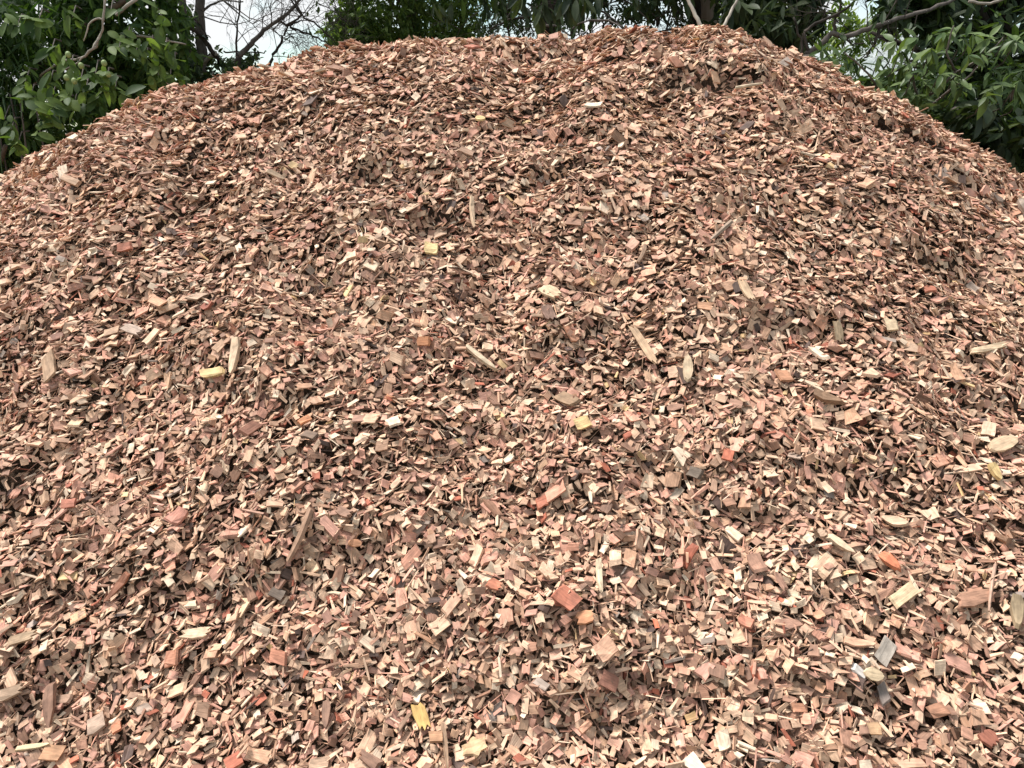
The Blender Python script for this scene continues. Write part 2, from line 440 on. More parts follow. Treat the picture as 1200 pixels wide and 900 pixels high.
# ---- distinctive pieces lying on the heap: x1, y1, x2, y2 (ends in the photograph), width, thickness factor, colour, shape, name, category, label
TAN, CREAM, BROWN, DARK, RED, PINK, YEL, GREY, ORG, PALE = (.50, .32, .20), (.78, .62, .43), (.27, .165, .10), (.075, .045, .035), (.36, .085, .045), (.56, .27, .18), (.66, .46, .20), (.30, .28, .25), (.55, .20, .08), (.63, .45, .30)
LM = [
 (290, 402, 283, 442, 10, .4, PALE, 'spear', 'wood_splinter', 'splinter', 'long pale upright splinter, wide at its foot, left of the middle of the heap'),
 (246, 441, 268, 433, 11, .4, YEL, 'chip', 'yellow_chip', 'wood chip', 'golden yellow flat chip lying just left of the foot of the wide pale splinter'),
 (363, 506, 378, 511, 11, .4, DARK, 'chip', 'black_chip', 'wood chip', 'blackish chip lying below the small orange chip left of centre'),
 (356, 494, 370, 490, 7, .5, ORG, 'chip', 'orange_chip', 'wood chip', 'small orange chip just above a blackish chip left of centre'),
 (148, 296, 162, 291, 8, .4, RED, 'chip', 'red_chip', 'wood chip', 'small red chip high on the left flank, the brightest red there'),
 (298, 513, 312, 499, 10, .5, (.27, .09, .06), 'chip', 'red_brown_chip', 'wood chip', 'red brown slanting chip to the left of the blackish chip'),
 (67, 417, 69, 441, 14, .4, (.42, .26, .16), 'chip', 'brown_chip', 'wood chip', 'tall tan brown rectangular chip near the left edge at mid height'),
 (148, 377, 172, 388, 12, .4, (.42, .31, .25), 'ragged', 'grooved_chip', 'wood chip', 'greyish pink grooved chip with ragged ends on the left flank'),
 (546, 402, 582, 426, 6, .8, CREAM, 'spear', 'wood_splinter', 'splinter', 'long cream splinter pointing up to the left just above the centre of the heap'),
 (738, 380, 768, 427, 10, .4, (.55, .36, .22), 'ragged', 'wood_strip', 'wood strip', 'long tan ragged strip sloping down to the right, right of centre'),
 (551, 233, 554, 264, 5, .8, PALE, 'spear', 'wood_splinter', 'splinter', 'thin pale splinter standing upright high on the middle of the heap'),
 (498, 282, 512, 284, 13, .5, (.70, .52, .24), 'chip', 'yellow_chip', 'wood chip', 'pale yellow square chip left below the thin upright splinter'),
 (640, 358, 650, 378, 13, .4, (.10, .04, .035), 'ragged', 'maroon_chip', 'wood chip', 'dark maroon pointed piece just above the centre of the heap'),
 (636, 336, 658, 348, 16, .3, (.68, .49, .31), 'ragged', 'cream_chip', 'wood chip', 'broad cream three cornered flake above the dark maroon piece'),
 (655, 452, 676, 464, 13, .4, (.22, .13, .07), 'chip', 'brown_chip', 'wood chip', 'dark brown broad chip right of the centre, above the yellow knotty chip'),
 (675, 497, 690, 493, 13, .6, YEL, 'chip', 'yellow_chip', 'wood chip', 'yellow knotty chip right of centre below a dark brown chip'),
 (490, 395, 503, 396, 9, .5, ORG, 'chip', 'orange_chip', 'wood chip', 'orange chip lying left of the long cream splinter'),
 (755, 286, 746, 308, 6, .9, (.20, .12, .08), 'stick', 'twig', 'twig', 'short dark brown twig high on the heap right of the middle'),
 (855, 262, 829, 289, 6, .9, (.27, .20, .15), 'stick', 'stick', 'stick', 'grey brown stick leaning up to the right in the upper right of the heap'),
 (1182, 237, 1203, 262, 10, .8, (.24, .20, .17), 'stick', 'stick', 'stick', 'thick grey stick at the right hand edge of the heap'),
 (1154, 226, 1168, 234, 11, .6, (.11, .08, .07), 'ragged', 'bark_piece', 'bark', 'dark knotty bark piece beside the thick grey stick at the right edge'),
 (804, 417, 804, 446, 12, .4, (.66, .50, .33), 'oval', 'oval_chip', 'wood chip', 'long cream oval chip standing right of the tan ragged strip'),
 (976, 372, 981, 395, 9, .5, (.19, .14, .08), 'ragged', 'bark_piece', 'bark', 'olive brown bark flake on the upper right flank'),
 (862, 334, 876, 359, 9, .4, (.62, .43, .27), 'ragged', 'tan_chip', 'wood chip', 'long tan chip with a bent ragged end on the upper right flank'),
 (950, 458, 983, 468, 9, .6, (.26, .14, .08), 'spear', 'bark_strip', 'bark', 'brown curved bark strip on the right flank below an orange square chip'),
 (1031, 377, 1044, 377, 14, .7, (.74, .56, .36), 'chip', 'cream_block', 'wood chip', 'square cream block on the right flank beside the olive bark flake'),
 (908, 436, 923, 434, 15, .5, (.50, .22, .12), 'chip', 'orange_chip', 'wood chip', 'orange square chip on the right flank above a brown bark strip'),
 (1077, 334, 1089, 337, 9, .5, RED, 'chip', 'red_chip', 'wood chip', 'small dark red chip high on the right flank'),
 (1121, 408, 1171, 404, 8, .5, (.66, .49, .32), 'ragged', 'wood_strip', 'wood strip', 'long tan strip lying level near the right edge'),
 (1146, 524, 1171, 516, 19, .4, (.50, .36, .23), 'oval', 'knot_disc', 'wood piece', 'round pale brown knot slice near the right edge'),
 (373, 593, 342, 653, 10, .9, (.36, .20, .13), 'stick', 'stick', 'stick', 'thick reddish brown stick lying on the lower left of the heap'),
 (158, 666, 131, 698, 7, .6, (.36, .12, .07), 'spear', 'bark_strip', 'bark', 'thin red brown strip lying aslant on the lower left flank'),
 (316, 680, 330, 687, 12, .5, (.05, .045, .045), 'chip', 'black_chip', 'wood chip', 'charcoal black chip just below the thick brown stick'),
 (200, 764, 214, 761, 17, .5, (.52, .20, .12), 'chip', 'red_chip', 'wood chip', 'salmon red square chip low on the left of the heap'),
 (318, 755, 338, 762, 15, .5, (.44, .15, .09), 'chip', 'red_chip', 'wood chip', 'broad brick red chip low on the heap below the charcoal black chip'),
 (85, 590, 100, 586, 10, .5, (.42, .11, .07), 'chip', 'red_chip', 'wood chip', 'red chip near the left edge below mid height'),
 (213, 610, 228, 598, 14, .4, (.52, .20, .15), 'chip', 'pink_chip', 'wood chip', 'pinkish red chip on the lower left flank above the red brown strip'),
 (212, 734, 249, 732, 13, .3, PALE, 'ragged', 'pale_flake', 'wood chip', 'wide pale flake with ragged ends above the salmon red square chip'),
 (16, 745, 51, 735, 11, .4, (.38, .26, .16), 'ragged', 'bark_piece', 'bark', 'tan brown bark strip low at the left edge'),
 (653, 692, 674, 708, 21, .5, (.36, .075, .04), 'block', 'red_block', 'wood chip', 'large brick red square block low in the middle of the heap'),
 (674, 724, 694, 719, 15, .6, (.60, .24, .11), 'ragged', 'orange_chip', 'wood chip', 'orange grooved chip just below the large brick red block'),
 (699, 651, 702, 694, 6, .9, CREAM, 'spear', 'wood_splinter', 'splinter', 'upright cream splinter to the right of the large brick red block'),
 (629, 582, 641, 578, 12, .5, (.45, .11, .06), 'chip', 'red_chip', 'wood chip', 'small bright red chip in the middle of the heap beside a pale square chip'),
 (410, 631, 425, 629, 9, .6, (.56, .24, .12), 'oval', 'orange_chip', 'wood chip', 'orange oval chip left of centre, right of the thick brown stick'),
 (576, 678, 591, 686, 13, .6, (.46, .12, .06), 'ragged', 'red_chip', 'wood chip', 'red ragged chip low left of the large brick red block'),
 (698, 765, 715, 748, 22, .4, (.60, .33, .22), 'block', 'pink_chip', 'wood chip', 'large pinkish tan chip below and right of the brick red block'),
 (702, 786, 722, 795, 17, .5, (.24, .07, .05), 'chip', 'maroon_chip', 'wood chip', 'dark maroon chip below the large pinkish tan chip'),
 (1037, 745, 1024, 769, 16, .5, (.31, .29, .26), 'block', 'grey_block', 'wood chip', 'weathered grey rectangular block low on the right of the heap'),
 (1029, 643, 1049, 661, 11, .4, (.60, .15, .06), 'spear', 'orange_chip', 'wood chip', 'bright orange red pointed chip on the lower right flank'),
 (1039, 700, 1061, 685, 15, .4, (.66, .49, .30), 'block', 'cream_chip', 'wood chip', 'cream rectangular chip on the lower right below the bright orange red pointed chip'),
 (967, 621, 994, 641, 9, .5, (.72, .53, .36), 'spear', 'wood_splinter', 'splinter', 'pale tan thick splinter left of the bright orange red pointed chip'),
 (1109, 701, 1151, 692, 17, .4, (.36, .17, .11), 'ragged', 'bark_piece', 'bark', 'wide reddish brown bark piece low near the right edge'),
 (1151, 659, 1146, 711, 4, .9, (.50, .31, .23), 'stick', 'twig', 'twig', 'thin straight pinkish twig near the right edge above the wide reddish bark piece'),
 (863, 720, 877, 728, 12, .5, (.42, .13, .08), 'chip', 'red_chip', 'wood chip', 'red chip low on the heap between the brick red block and the grey block'),
 (991, 775, 1003, 785, 9, .5, (.62, .60, .57), 'chip', 'grey_chip', 'wood chip', 'small silvery white chip just left of the weathered grey block'),
 (1031, 602, 1062, 606, 13, .4, (.68, .47, .32), 'oval', 'cream_chip', 'wood chip', 'wide cream rounded chip above the bright orange red pointed chip'),
 (1169, 700, 1172, 733, 12, .4, (.25, .19, .11), 'spear', 'bark_piece', 'bark', 'olive brown upright bark flake at the lower right edge'),
 (1142, 545, 1154, 563, 9, .4, (.68, .48, .20), 'spear', 'yellow_chip', 'wood chip', 'yellow pointed chip near the right edge below the round knot slice'),
 (806, 544, 820, 550, 11, .4, (.045, .045, .045), 'chip', 'black_chip', 'wood chip', 'black chip right of the centre of the heap'),
 (-6, 809, 35, 796, 13, .4, (.33, .22, .15), 'ragged', 'bark_piece', 'bark', 'long brown bark piece at the lower left edge'),
 (60, 790, 57, 838, 12, .4, (.19, .085, .06), 'spear', 'bark_piece', 'bark', 'dark brown upright bark piece right of the long brown bark at the lower left'),
 (50, 872, 72, 873, 17, .6, (.50, .25, .13), 'block', 'orange_chip', 'wood chip', 'orange tan block at the bottom left of the heap'),
 (132, 847, 142, 840, 10, .6, (.56, .18, .09), 'chip', 'orange_chip', 'wood chip', 'bright orange red small chip at the bottom left'),
 (99, 841, 118, 831, 19, .4, (.42, .29, .22), 'block', 'striped_chip', 'wood chip', 'large greyish tan chip with coarse stripes at the bottom left'),
 (19, 866, 59, 859, 6, .5, (.74, .60, .36), 'spear', 'pale_strip', 'wood strip', 'pale yellowish thin strip above the orange tan block at the bottom left'),
 (489, 812, 498, 846, 17, .4, (.72, .45, .13), 'ragged', 'yellow_chip', 'wood chip', 'large golden yellow upright chip at the bottom of the heap'),
 (522, 836, 529, 891, 5, .9, (.40, .25, .16), 'spear', 'wood_splinter', 'splinter', 'long thin tan splinter standing beside the large golden yellow chip'),
 (546, 872, 572, 866, 21, .3, (.60, .39, .21), 'star', 'frayed_chip', 'wood chip', 'tan chip with a frayed toothed edge at the bottom of the heap'),
 (505, 853, 521, 857, 12, .5, (.33, .15, .07), 'chip', 'brown_chip', 'wood chip', 'chestnut brown chip between the golden yellow chip and the frayed chip'),
 (1025, 796, 1033, 812, 10, .5, (.17, .15, .15), 'chip', 'grey_chip', 'wood chip', 'dark grey chip below the weathered grey block'),
 (1082, 826, 1098, 820, 14, .5, (.34, .14, .08), 'chip', 'red_brown_chip', 'wood chip', 'red brown chip at the bottom right of the heap'),
 (1139, 852, 1155, 865, 17, .6, (.27, .05, .03), 'ragged', 'red_chip', 'wood chip', 'deep red ragged chip in the bottom right corner'),
 (1007, 845, 1023, 845, 13, .5, (.62, .37, .20), 'chip', 'peach_chip', 'wood chip', 'peach coloured chip below the dark grey chip'),
 (1002, 780, 1025, 785, 14, .4, (.72, .55, .35), 'oval', 'cream_chip', 'wood chip', 'cream rounded flake touching the lower left of the weathered grey block'),
 (996, 888, 1012, 892, 14, .6, (.74, .60, .45), 'block', 'cream_block', 'wood chip', 'cream block at the very bottom right of the heap'),
 (689, 131, 707, 129, 6, .8, (.80, .70, .55), 'block', 'white_chip', 'wood chip', 'whitish oblong chip high on the heap below the crest'),
 (861, 97, 893, 90, 4, .9, (.58, .47, .33), 'stick', 'stick', 'stick', 'pale thin stick lying just below the crest on the right'),
 (547, 63, 558, 59, 9, .5, (.42, .12, .08), 'chip', 'red_chip', 'wood chip', 'small red chip just below the crest left of its highest point'),
 (386, 98, 396, 95, 9, .5, (.42, .15, .10), 'chip', 'red_chip', 'wood chip', 'small red chip near the left shoulder of the crest'),
 (556, 147, 567, 145, 11, .5, (.70, .50, .22), 'oval', 'yellow_chip', 'wood chip', 'pale yellow rounded chip high on the heap above the thin upright splinter'),
 (787, 80, 798, 85, 9, .5, (.40, .15, .09), 'chip', 'red_chip', 'wood chip', 'small brick red chip under the highest part of the crest'),
]

def outline(shape, L, W, r):
    """CCW outline in the chip's plane, grain along x"""
    j = lambda s=.06: r.uniform(-s, s)
    if shape == 'chip':
        k = r.uniform(-.28, .28)
        P = [(-.5, -.5), (-.2, -.5), (.15, -.5), (.5, -.5), (.5 + abs(j()), j(.2)), (.5, .5), (.12, .5), (-.18, .5), (-.5, .5), (-.5 + j(), j(.2))]
        P = [(x + j(.05) + k * y, y + j(.05)) for x, y in P]
    elif shape == 'block':
        P = [(-.5, -.5), (-.2, -.5), (.2, -.5), (.5, -.5), (.5, 0), (.5, .5), (.2, .5), (-.2, .5), (-.5, .5), (-.5, 0)]
        P = [(x + j(.03) + .1 * y, y + j(.04)) for x, y in P]
    elif shape == 'ragged':
        P = [(-.5, -.4), (-.1, -.5), (.3, -.45), (.42, -.36), (.34, -.18), (.52, 0), (.36, .15), (.47, .36), (.1, .5), (-.3, .45), (-.46, .2), (-.38, 0)]
        P = [(x + j(.05), y + j(.07)) for x, y in P]
    elif shape == 'star':
        P = []
        for k in range(12):
            a = k * math.pi / 6
            rr = .56 if k % 2 else .40
            P.append((rr * math.cos(a) + j(.04), rr * math.sin(a) + j(.04)))
    elif shape == 'spear':
        P = [(-.5, -.38), (-.15, -.5), (.2, -.38), (.42, -.16), (.5, .02), (.36, .24), (.1, .42), (-.25, .5), (-.5, .34)]
        P = [(x + j(.02), y + j(.06)) for x, y in P]
    else:  # oval
        P = [(.5 * math.cos(k * math.pi / 5) * (1 + j(.08)), .5 * math.sin(k * math.pi / 5) * (1 + j(.08))) for k in range(10)]
    return np.array(P) * [L, W]

def piece_mesh(name, shape, L, W, T, col, r):
    """a single chip, splinter or stick in local axes (grain x, width y, thickness z)"""
    if shape == 'stick':
        nseg, ns = 5, 6
        V, F = [], []
        bend = r.uniform(-.06, .06) * L
        for k in range(nseg + 1):
            t = k / nseg
            rad = W * .5 * (1.08 - .3 * t) * (1 + r.uniform(-.1, .1)) * (.75 if k in (0, nseg) else 1)
            oy = bend * math.sin(t * math.pi) + r.uniform(-.03, .03) * W
            for q in range(ns):
                a = q * 2 * math.pi / ns
                V.append(((t - .5) * L + (rad * .5 * math.cos(a) if k in (0, nseg) else 0), oy + rad * math.cos(a), rad * math.sin(a)))
        for k in range(nseg):
            for q in range(ns):
                F.append((k * ns + q, k * ns + (q + 1) % ns, (k + 1) * ns + (q + 1) % ns, (k + 1) * ns + q))
        F.append(tuple(range(ns))[::-1]); F.append(tuple(nseg * ns + q for q in range(ns)))
        F = [f[::-1] for f in F]
        V = np.array(V)
        cols = np.tile(col, (len(V), 1))
    else:
        P = outline(shape, L, W, r)
        k = len(P)
        bow = r.uniform(-.5, .9) * T / (L * .5) ** 2
        sh = r.uniform(-.9, .9) * T
        tp = np.array([[x + sh * .5, y * .96, T * .5 * r.uniform(.75, 1.1)] for x, y in P])
        bt = np.array([[x - sh * .5, y, -T * .5 * r.uniform(.7, 1.1)] for x, y in P])
        V = np.concatenate([tp, bt]); V[:, 2] += bow * V[:, 0] ** 2
        F = [tuple(range(k)), tuple(range(2 * k - 1, k - 1, -1))] + [(i, i + k, (i + 1) % k + k, (i + 1) % k) for i in range(k)]
        cols = np.tile(col, (len(V), 1)) * np.array([r.uniform(.88, 1.1) for _ in range(len(V))])[:, None]
    g = V + np.array([r.uniform(0, 50), r.uniform(0, 50), r.uniform(0, 50)])
    loops = np.concatenate([np.array(f) for f in F]); tot = np.array([len(f) for f in F])
    return np_mesh(name, V, loops, np.concatenate([[0], np.cumsum(tot)[:-1]]), tot, CHIP, np.clip(cols, .01, .85), g)

heap = empty('wood_chip_heap', (0, 3.1, 0), label='great heap of tan, pink and brown wood chips filling the view below the trees', category='wood chip heap')
HOFF = Vector((0, 3.1, 0))
r_ = random.Random(3)
for (x1, y1, x2, y2, wd, tf, col, shape, nm, cat, lab) in LM:
    ex, ey = on_heap([x1, x2, (x1 + x2) / 2], [y1, y2, (y1 + y2) / 2])
    ex = np.clip(ex, X0 + .1, X1 - .1)
    ez = bil(CB, ex, ey)
    E = np.stack([ex, ey, ez], -1)
    u, v, n = frame(ex[2:], ey[2:])
    d = E[1] - E[0]
    dist = math.sqrt(ex[2] ** 2 + ey[2] ** 2 + (ez[2] - CAMZ) ** 2)
    fz = float(pixel_of(np.array([ex[2], ey[2], ez[2]]))[2])
    L = min(np.linalg.norm(d), (1.0 + .9 * abs(y2 - y1) / math.hypot(x2 - x1, y2 - y1)) * math.hypot(x2 - x1, y2 - y1) / FPX * fz)
    wv = wd / FPX * fz
    col = tuple(.72 * c_ + .28 * t_ for c_, t_ in zip(col, (.44, .30, .20)))
    # width is foreshortened too when it runs up the slope
    view = np.array([ex[2], ey[2], ez[2] - CAMZ]) / dist
    dn = d / (np.linalg.norm(d) + 1e-9)
    side = np.cross(n[0], dn)
    ps = math.sqrt(max(1 - np.dot(side, view) ** 2, .12))
    W = min(wv / ps, wv * 1.3)
    if shape in ('stick',): W = wv
    T = max(min(W * tf, W), .003) if shape != 'stick' else W * .8
    if shape in ('chip', 'block', 'oval', 'ragged', 'star'): T = min(T, .0065)
    yaw = math.atan2(np.dot(dn, v[0]), np.dot(dn, u[0]))
    one = lambda q: np.array([float(q)])
    pos, ax, i, j, top = settle(ex[2:], ey[2:], one(L), one(W), one(T), one(yaw), one(r_.uniform(-.05, .05)), one(-.10 if abs(math.cos(yaw)) > .7 else .0), q=.93, gain=.6)
    me = piece_mesh(nm, shape, L, W, T, col, r_)
    o = bpy.data.objects.new(nm, me)
    M = Matrix([[ax[0][k][m] for k in range(3)] for m in range(3)]).to_4x4()
    M.translation = Vector(pos[0])
    o.matrix_world = M
    link(o, None, label=lab, category=cat)

# ---- which chips show, and which of them show largest
dvis = D[II, JJ] - TOP
nvis = (dvis < 0.0045).sum(1)
keep = nvis >= np.where(in_view_weight(POS[:, 0], POS[:, 1]) > .9, 4, 15)
expo = (dvis < 0.0012).mean(1)
cam_v = POS - np.array([0, 0, CAMZ]); dist = np.linalg.norm(cam_v, axis=1)
face = np.abs((AX[:, 2] * cam_v).sum(1)) / dist
area = LL * WW * face / dist ** 2
sx, sy, _ = pixel_of(POS)
inframe = (sx > 6) & (sx < 1194) & (sy < 894) & (POS[:, 1] > .5)
score = np.where(keep & inframe & (expo > .8), area, 0)
top300 = np.argsort(-score)[:300]
keep[top300] = False
for i in top300:
    shp = 'ragged' if r_.random() < .22 else ('block' if r_.random() < .3 else 'chip')
    if WW[i] < LL[i] * .4: shp = 'spear'
    me = piece_mesh('wood_chip', shp, LL[i], WW[i], TH[i], COLS[i], r_)
    o = bpy.data.objects.new('wood_chip', me)
    M = Matrix([[AX[i][k][m] for k in range(3)] for m in range(3)]).to_4x4()
    M.translation = Vector(POS[i]) - HOFF
    o.matrix_local = M
    link(o, heap)

# ---- the countless rest, one mesh
def chip_bulk(idx, npts):
    n = len(idx)
    if npts == 3:                       # thin splinters: three-sided slivers
        L = LL[idx][:, None]; W = WW[idx][:, None]; T = TH[idx][:, None]
        a3 = np.array([.3, 2.3, 4.5])[None] + rng.uniform(-.3, .3, (n, 3))
        V = []
        for sgn in (-.5, .5):
            k = rng.uniform(.35, 1.0, (n, 1)) if sgn > 0 else rng.uniform(.7, 1.1, (n, 1))
            V.append(np.stack([np.repeat(L * sgn, 3, 1) + rng.uniform(-.06, .06, (n, 3)) * L, np.cos(a3) * W * .55 * k, np.sin(a3) * np.maximum(T, W * .5) * .6 * k + rng.normal(0, .3, (n, 1)) * T], -1))
        V = np.concatenate(V, 1)
        g = V + rng.uniform(0, 50, (n, 1, 3))
        Wd = POS[idx][:, None] + np.einsum('nki,nij->nkj', V, AX[idx]) - np.array(HOFF)
        return Wd, [(0, 2, 1), (3, 4, 5), (0, 1, 4, 3), (1, 2, 5, 4), (2, 0, 3, 5)], g
    if npts == 6:
        o2 = np.array([[-.5, -.5], [0, -.5], [.5, -.5], [.5, .5], [0, .5], [-.5, .5]])
        o3 = np.array([[-.5, -.5], [.5, -.5], [.43, .05], [.52, .5], [-.5, .5], [-.42, -.1]])
    else:
        o2 = np.array([[-.5, -.5], [.5, -.5], [.5, .5], [-.5, .5]])
    P = np.repeat(o2[None], n, 0)
    if npts == 6: P[::2] = o3
    P = P + rng.uniform(-.09, .09, (n, npts, 2))
    taper = rng.uniform(-.35, .35, n) * (CLS[idx] > 0)
    P[..., 1] *= 1 + taper[:, None] * P[..., 0] * 2
    P[..., 0] += rng.uniform(-.3, .3, (n, 1)) * P[..., 1] * (CLS[idx] == 0)[:, None]
    L = LL[idx][:, None]; W = WW[idx][:, None]; T = TH[idx][:, None]
    x = P[..., 0] * L; y = P[..., 1] * W
    sh = rng.uniform(-.8, .8, (n, 1)) * T
    bow = rng.normal(0, .7, (n, 1)) * T
    zt = T * .5 * rng.uniform(.6, 1.15, (n, npts)); zb = -T * .5 * rng.uniform(.6, 1.1, (n, npts))
    wx = P[..., 0] ** 2 * 4 * bow
    top = np.stack([x + sh * .5, y, zt + wx], -1); bot = np.stack([x - sh * .5, y, zb + wx], -1)
    V = np.concatenate([top, bot], 1)
    g = V + rng.uniform(0, 50, (n, 1, 3))
    Wd = POS[idx][:, None] + np.einsum('nki,nij->nkj', V, AX[idx]) - np.array(HOFF)
    k = npts
    F = [tuple(range(k)), tuple(range(2 * k - 1, k - 1, -1))] + [(i, i + k, (i + 1) % k + k, (i + 1) % k) for i in range(k)]
    return Wd, F, g
bulk = np.flatnonzero(keep)
nearm = (dist[bulk] < 2.75) & ((CLS[bulk] == 0) | (CLS[bulk] == 3))
me3 = None
thin = CLS[bulk] == 2
for sel, npts, nm in ((bulk[nearm], 6, 'loose_chips'), (bulk[~nearm & ~thin], 4, 'loose_chips'), (bulk[thin], 3, 'loose_chips')):
    V, F, g = chip_bulk(sel, npts)
    me = stack_mesh(nm, V, F, CHIP, COLS[sel], g)
    if npts == 6: me6 = me
    elif npts == 4: me4 = me
    else: me3 = me
import bmesh
for me, nm in ((me6, 'loose_chips'), (me4, 'small_loose_chips'), (me3, 'loose_splinters')):
    link(bpy.data.objects.new(nm, me), heap, kind='stuff')
print('CHIPS', len(LL), 'kept', len(bulk), 'near', int(nearm.sum()), 'D mean', float((D - D0).mean()))

# ---- packed body of the heap under the loose chips
hx = np.arange(-5.6, 5.61, .04); hy = np.arange(0.3, 6.9, .04)
HX, HY = np.meshgrid(hx, hy, indexing='ij')
HB = base_h(HX, HY) + relief(HX, HY) * .9 - .03
i_ = np.clip(((HX - X0) / CELL).astype(int), 6, D0.shape[0] - 7); j_ = np.clip(((HY - Y0) / CELL).astype(int), 6, D0.shape[1] - 7)
low = np.minimum.reduce([D0[i_ + a_, j_ + b_] for a_ in (-6, 0, 6) for b_ in (-6, 0, 6)])
HB_in = base_h(HX, HY) + low - .012
ins = (HX > X0 + .1) & (HX < X1 - .1) & (HY > Y0 + .1) & (HY < Y1 - .1)
HB = np.where(ins, HB_in, HB + .02)
HB = np.maximum(HB, -.12)
ni, nj = HX.shape
V = np.stack([HX, HY, HB], -1).reshape(-1, 3) - np.array(HOFF)
I, J = np.meshgrid(np.arange(ni - 1), np.arange(nj - 1), indexing='ij')
a = (I * nj + J).ravel()
q = np.stack([a, a + nj, a + nj + 1, a + 1], -1)
me = np_mesh('heap_body', V, q.ravel(), np.arange(len(q)) * 4, np.full(len(q), 4), CORE, smooth=True)
link(bpy.data.objects.new('heap_body', me), heap)

# ================================================================ ground and far hill
GROUND = noisy_material('leaf_littered_ground', (0.06, 0.045, 0.03), (0.13, 0.12, 0.06), 3.0, 0.95, (1, 1, 1), 0.6, 0.05)
n = 60
t = np.linspace(-1, 1, n)
cs = np.sign(t) * np.abs(t) ** 2.2 * 1500
X, Y = np.meshgrid(cs, cs, indexing='ij')
Z = .04 * vnoise(X, Y, 3.1, 20) * (np.hypot(X, Y) < 60)
V = np.stack([X, Y, Z], -1).reshape(-1, 3)
I, J = np.meshgrid(np.arange(n - 1), np.arange(n - 1), indexing='ij'); a = (I * n + J).ravel()
q = np.stack([a, a + n, a + n + 1, a + 1], -1)
link(bpy.data.objects.new('ground', np_mesh('ground', V, q.ravel(), np.arange(len(q)) * 4, np.full(len(q), 4), GROUND, smooth=True)), None, kind='structure')

HILL = noisy_material('haze_paled_hill', (0.20, 0.24, 0.22), (0.40, 0.42, 0.42), 0.11, 0.95, (1, 1, 1), 1.0, 3.0)  # distance haze painted into the hill's pale grey base colour
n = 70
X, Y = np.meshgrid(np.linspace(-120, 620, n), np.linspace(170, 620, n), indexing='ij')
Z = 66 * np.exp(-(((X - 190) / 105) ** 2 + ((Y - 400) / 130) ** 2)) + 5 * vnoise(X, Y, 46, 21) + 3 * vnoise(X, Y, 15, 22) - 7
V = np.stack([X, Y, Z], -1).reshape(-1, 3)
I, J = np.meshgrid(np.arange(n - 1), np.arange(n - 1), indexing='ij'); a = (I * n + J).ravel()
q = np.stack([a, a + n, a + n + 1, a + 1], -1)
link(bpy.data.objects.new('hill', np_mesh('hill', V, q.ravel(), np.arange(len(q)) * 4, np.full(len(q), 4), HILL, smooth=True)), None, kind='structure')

# ================================================================ trees
def tube(pts, radii, ns=7, wob=0.0, r=None):
    pts = [np.asarray(p, float) for p in pts]
    V, F = [], []
    up = np.array([.3, .2, 1.0])
    for k, p in enumerate(pts):
        d = pts[min(k + 1, len(pts) - 1)] - pts[max(k - 1, 0)]
        d /= np.linalg.norm(d) + 1e-9
        a = np.cross(d, up if abs(d[2]) < .9 else np.array([1.0, .1, 0])); a /= np.linalg.norm(a) + 1e-9
        b = np.cross(d, a)
        for q in range(ns):
            t = q * 2 * math.pi / ns
            rr = radii[k] * (1 + (r.uniform(-wob, wob) if r and wob else 0))
            V.append(p + rr * (math.cos(t) * a + math.sin(t) * b))
    for k in range(len(pts) - 1):
        for q in range(ns):
            F.append((k * ns + q, k * ns + (q + 1) % ns, (k + 1) * ns + (q + 1) % ns, (k + 1) * ns + q))
    F.append(tuple(range(ns))[::-1]); F.append(tuple((len(pts) - 1) * ns + q for q in range(ns)))
    return np.array(V), [f[::-1] for f in F]

def curve(pts, n, jit, r):
    """smooth polyline through pts with a little crookedness"""
    q_ = []
    for p in pts:
        if isinstance(p, tuple):
            if p[2] < 0:
                g_ = old(p[0], p[1], 3.5); p = np.array([g_[0], g_[1], -.1])
            elif p[2] < 2.4: continue
            else: p = old(*p)
        q_.append(np.asarray(p, float))
    pts = q_
    out = []
    m = len(pts)
    for s in range(m - 1):
        p0, p1, p2, p3 = pts[max(s - 1, 0)], pts[s], pts[s + 1], pts[min(s + 2, m - 1)]
        for k in range(n):
            t = k / n
            q = .5 * ((2 * p1) + (-p0 + p2) * t + (2 * p0 - 5 * p1 + 4 * p2 - p3) * t * t + (-p0 + 3 * p1 - 3 * p2 + p3) * t ** 3)
            if not (s == 0 and k == 0):
                q = q + np.array([r.uniform(-jit, jit) for _ in range(3)])
            out.append(q)
    out.append(pts[-1])
    return out

def limb(name, pts, r0, r1, mat, parent, r, n=4, jit=.01, ns=8, label=None, wob=.08):
    P = curve(pts, n, jit * TS, r)
    k = len(P)
    r0, r1 = r0 * TS, r1 * TS
    rad = [r0 + (r1 - r0) * i / (k - 1) for i in range(k)]
    v, f = tube(P, rad, ns, wob, r)
    v = v - np.array(parent.location)
    o = bpy.data.objects.new(name, join_meshes(name, [(v, f)], mat, True))
    link(o, parent, label=label)
    return P

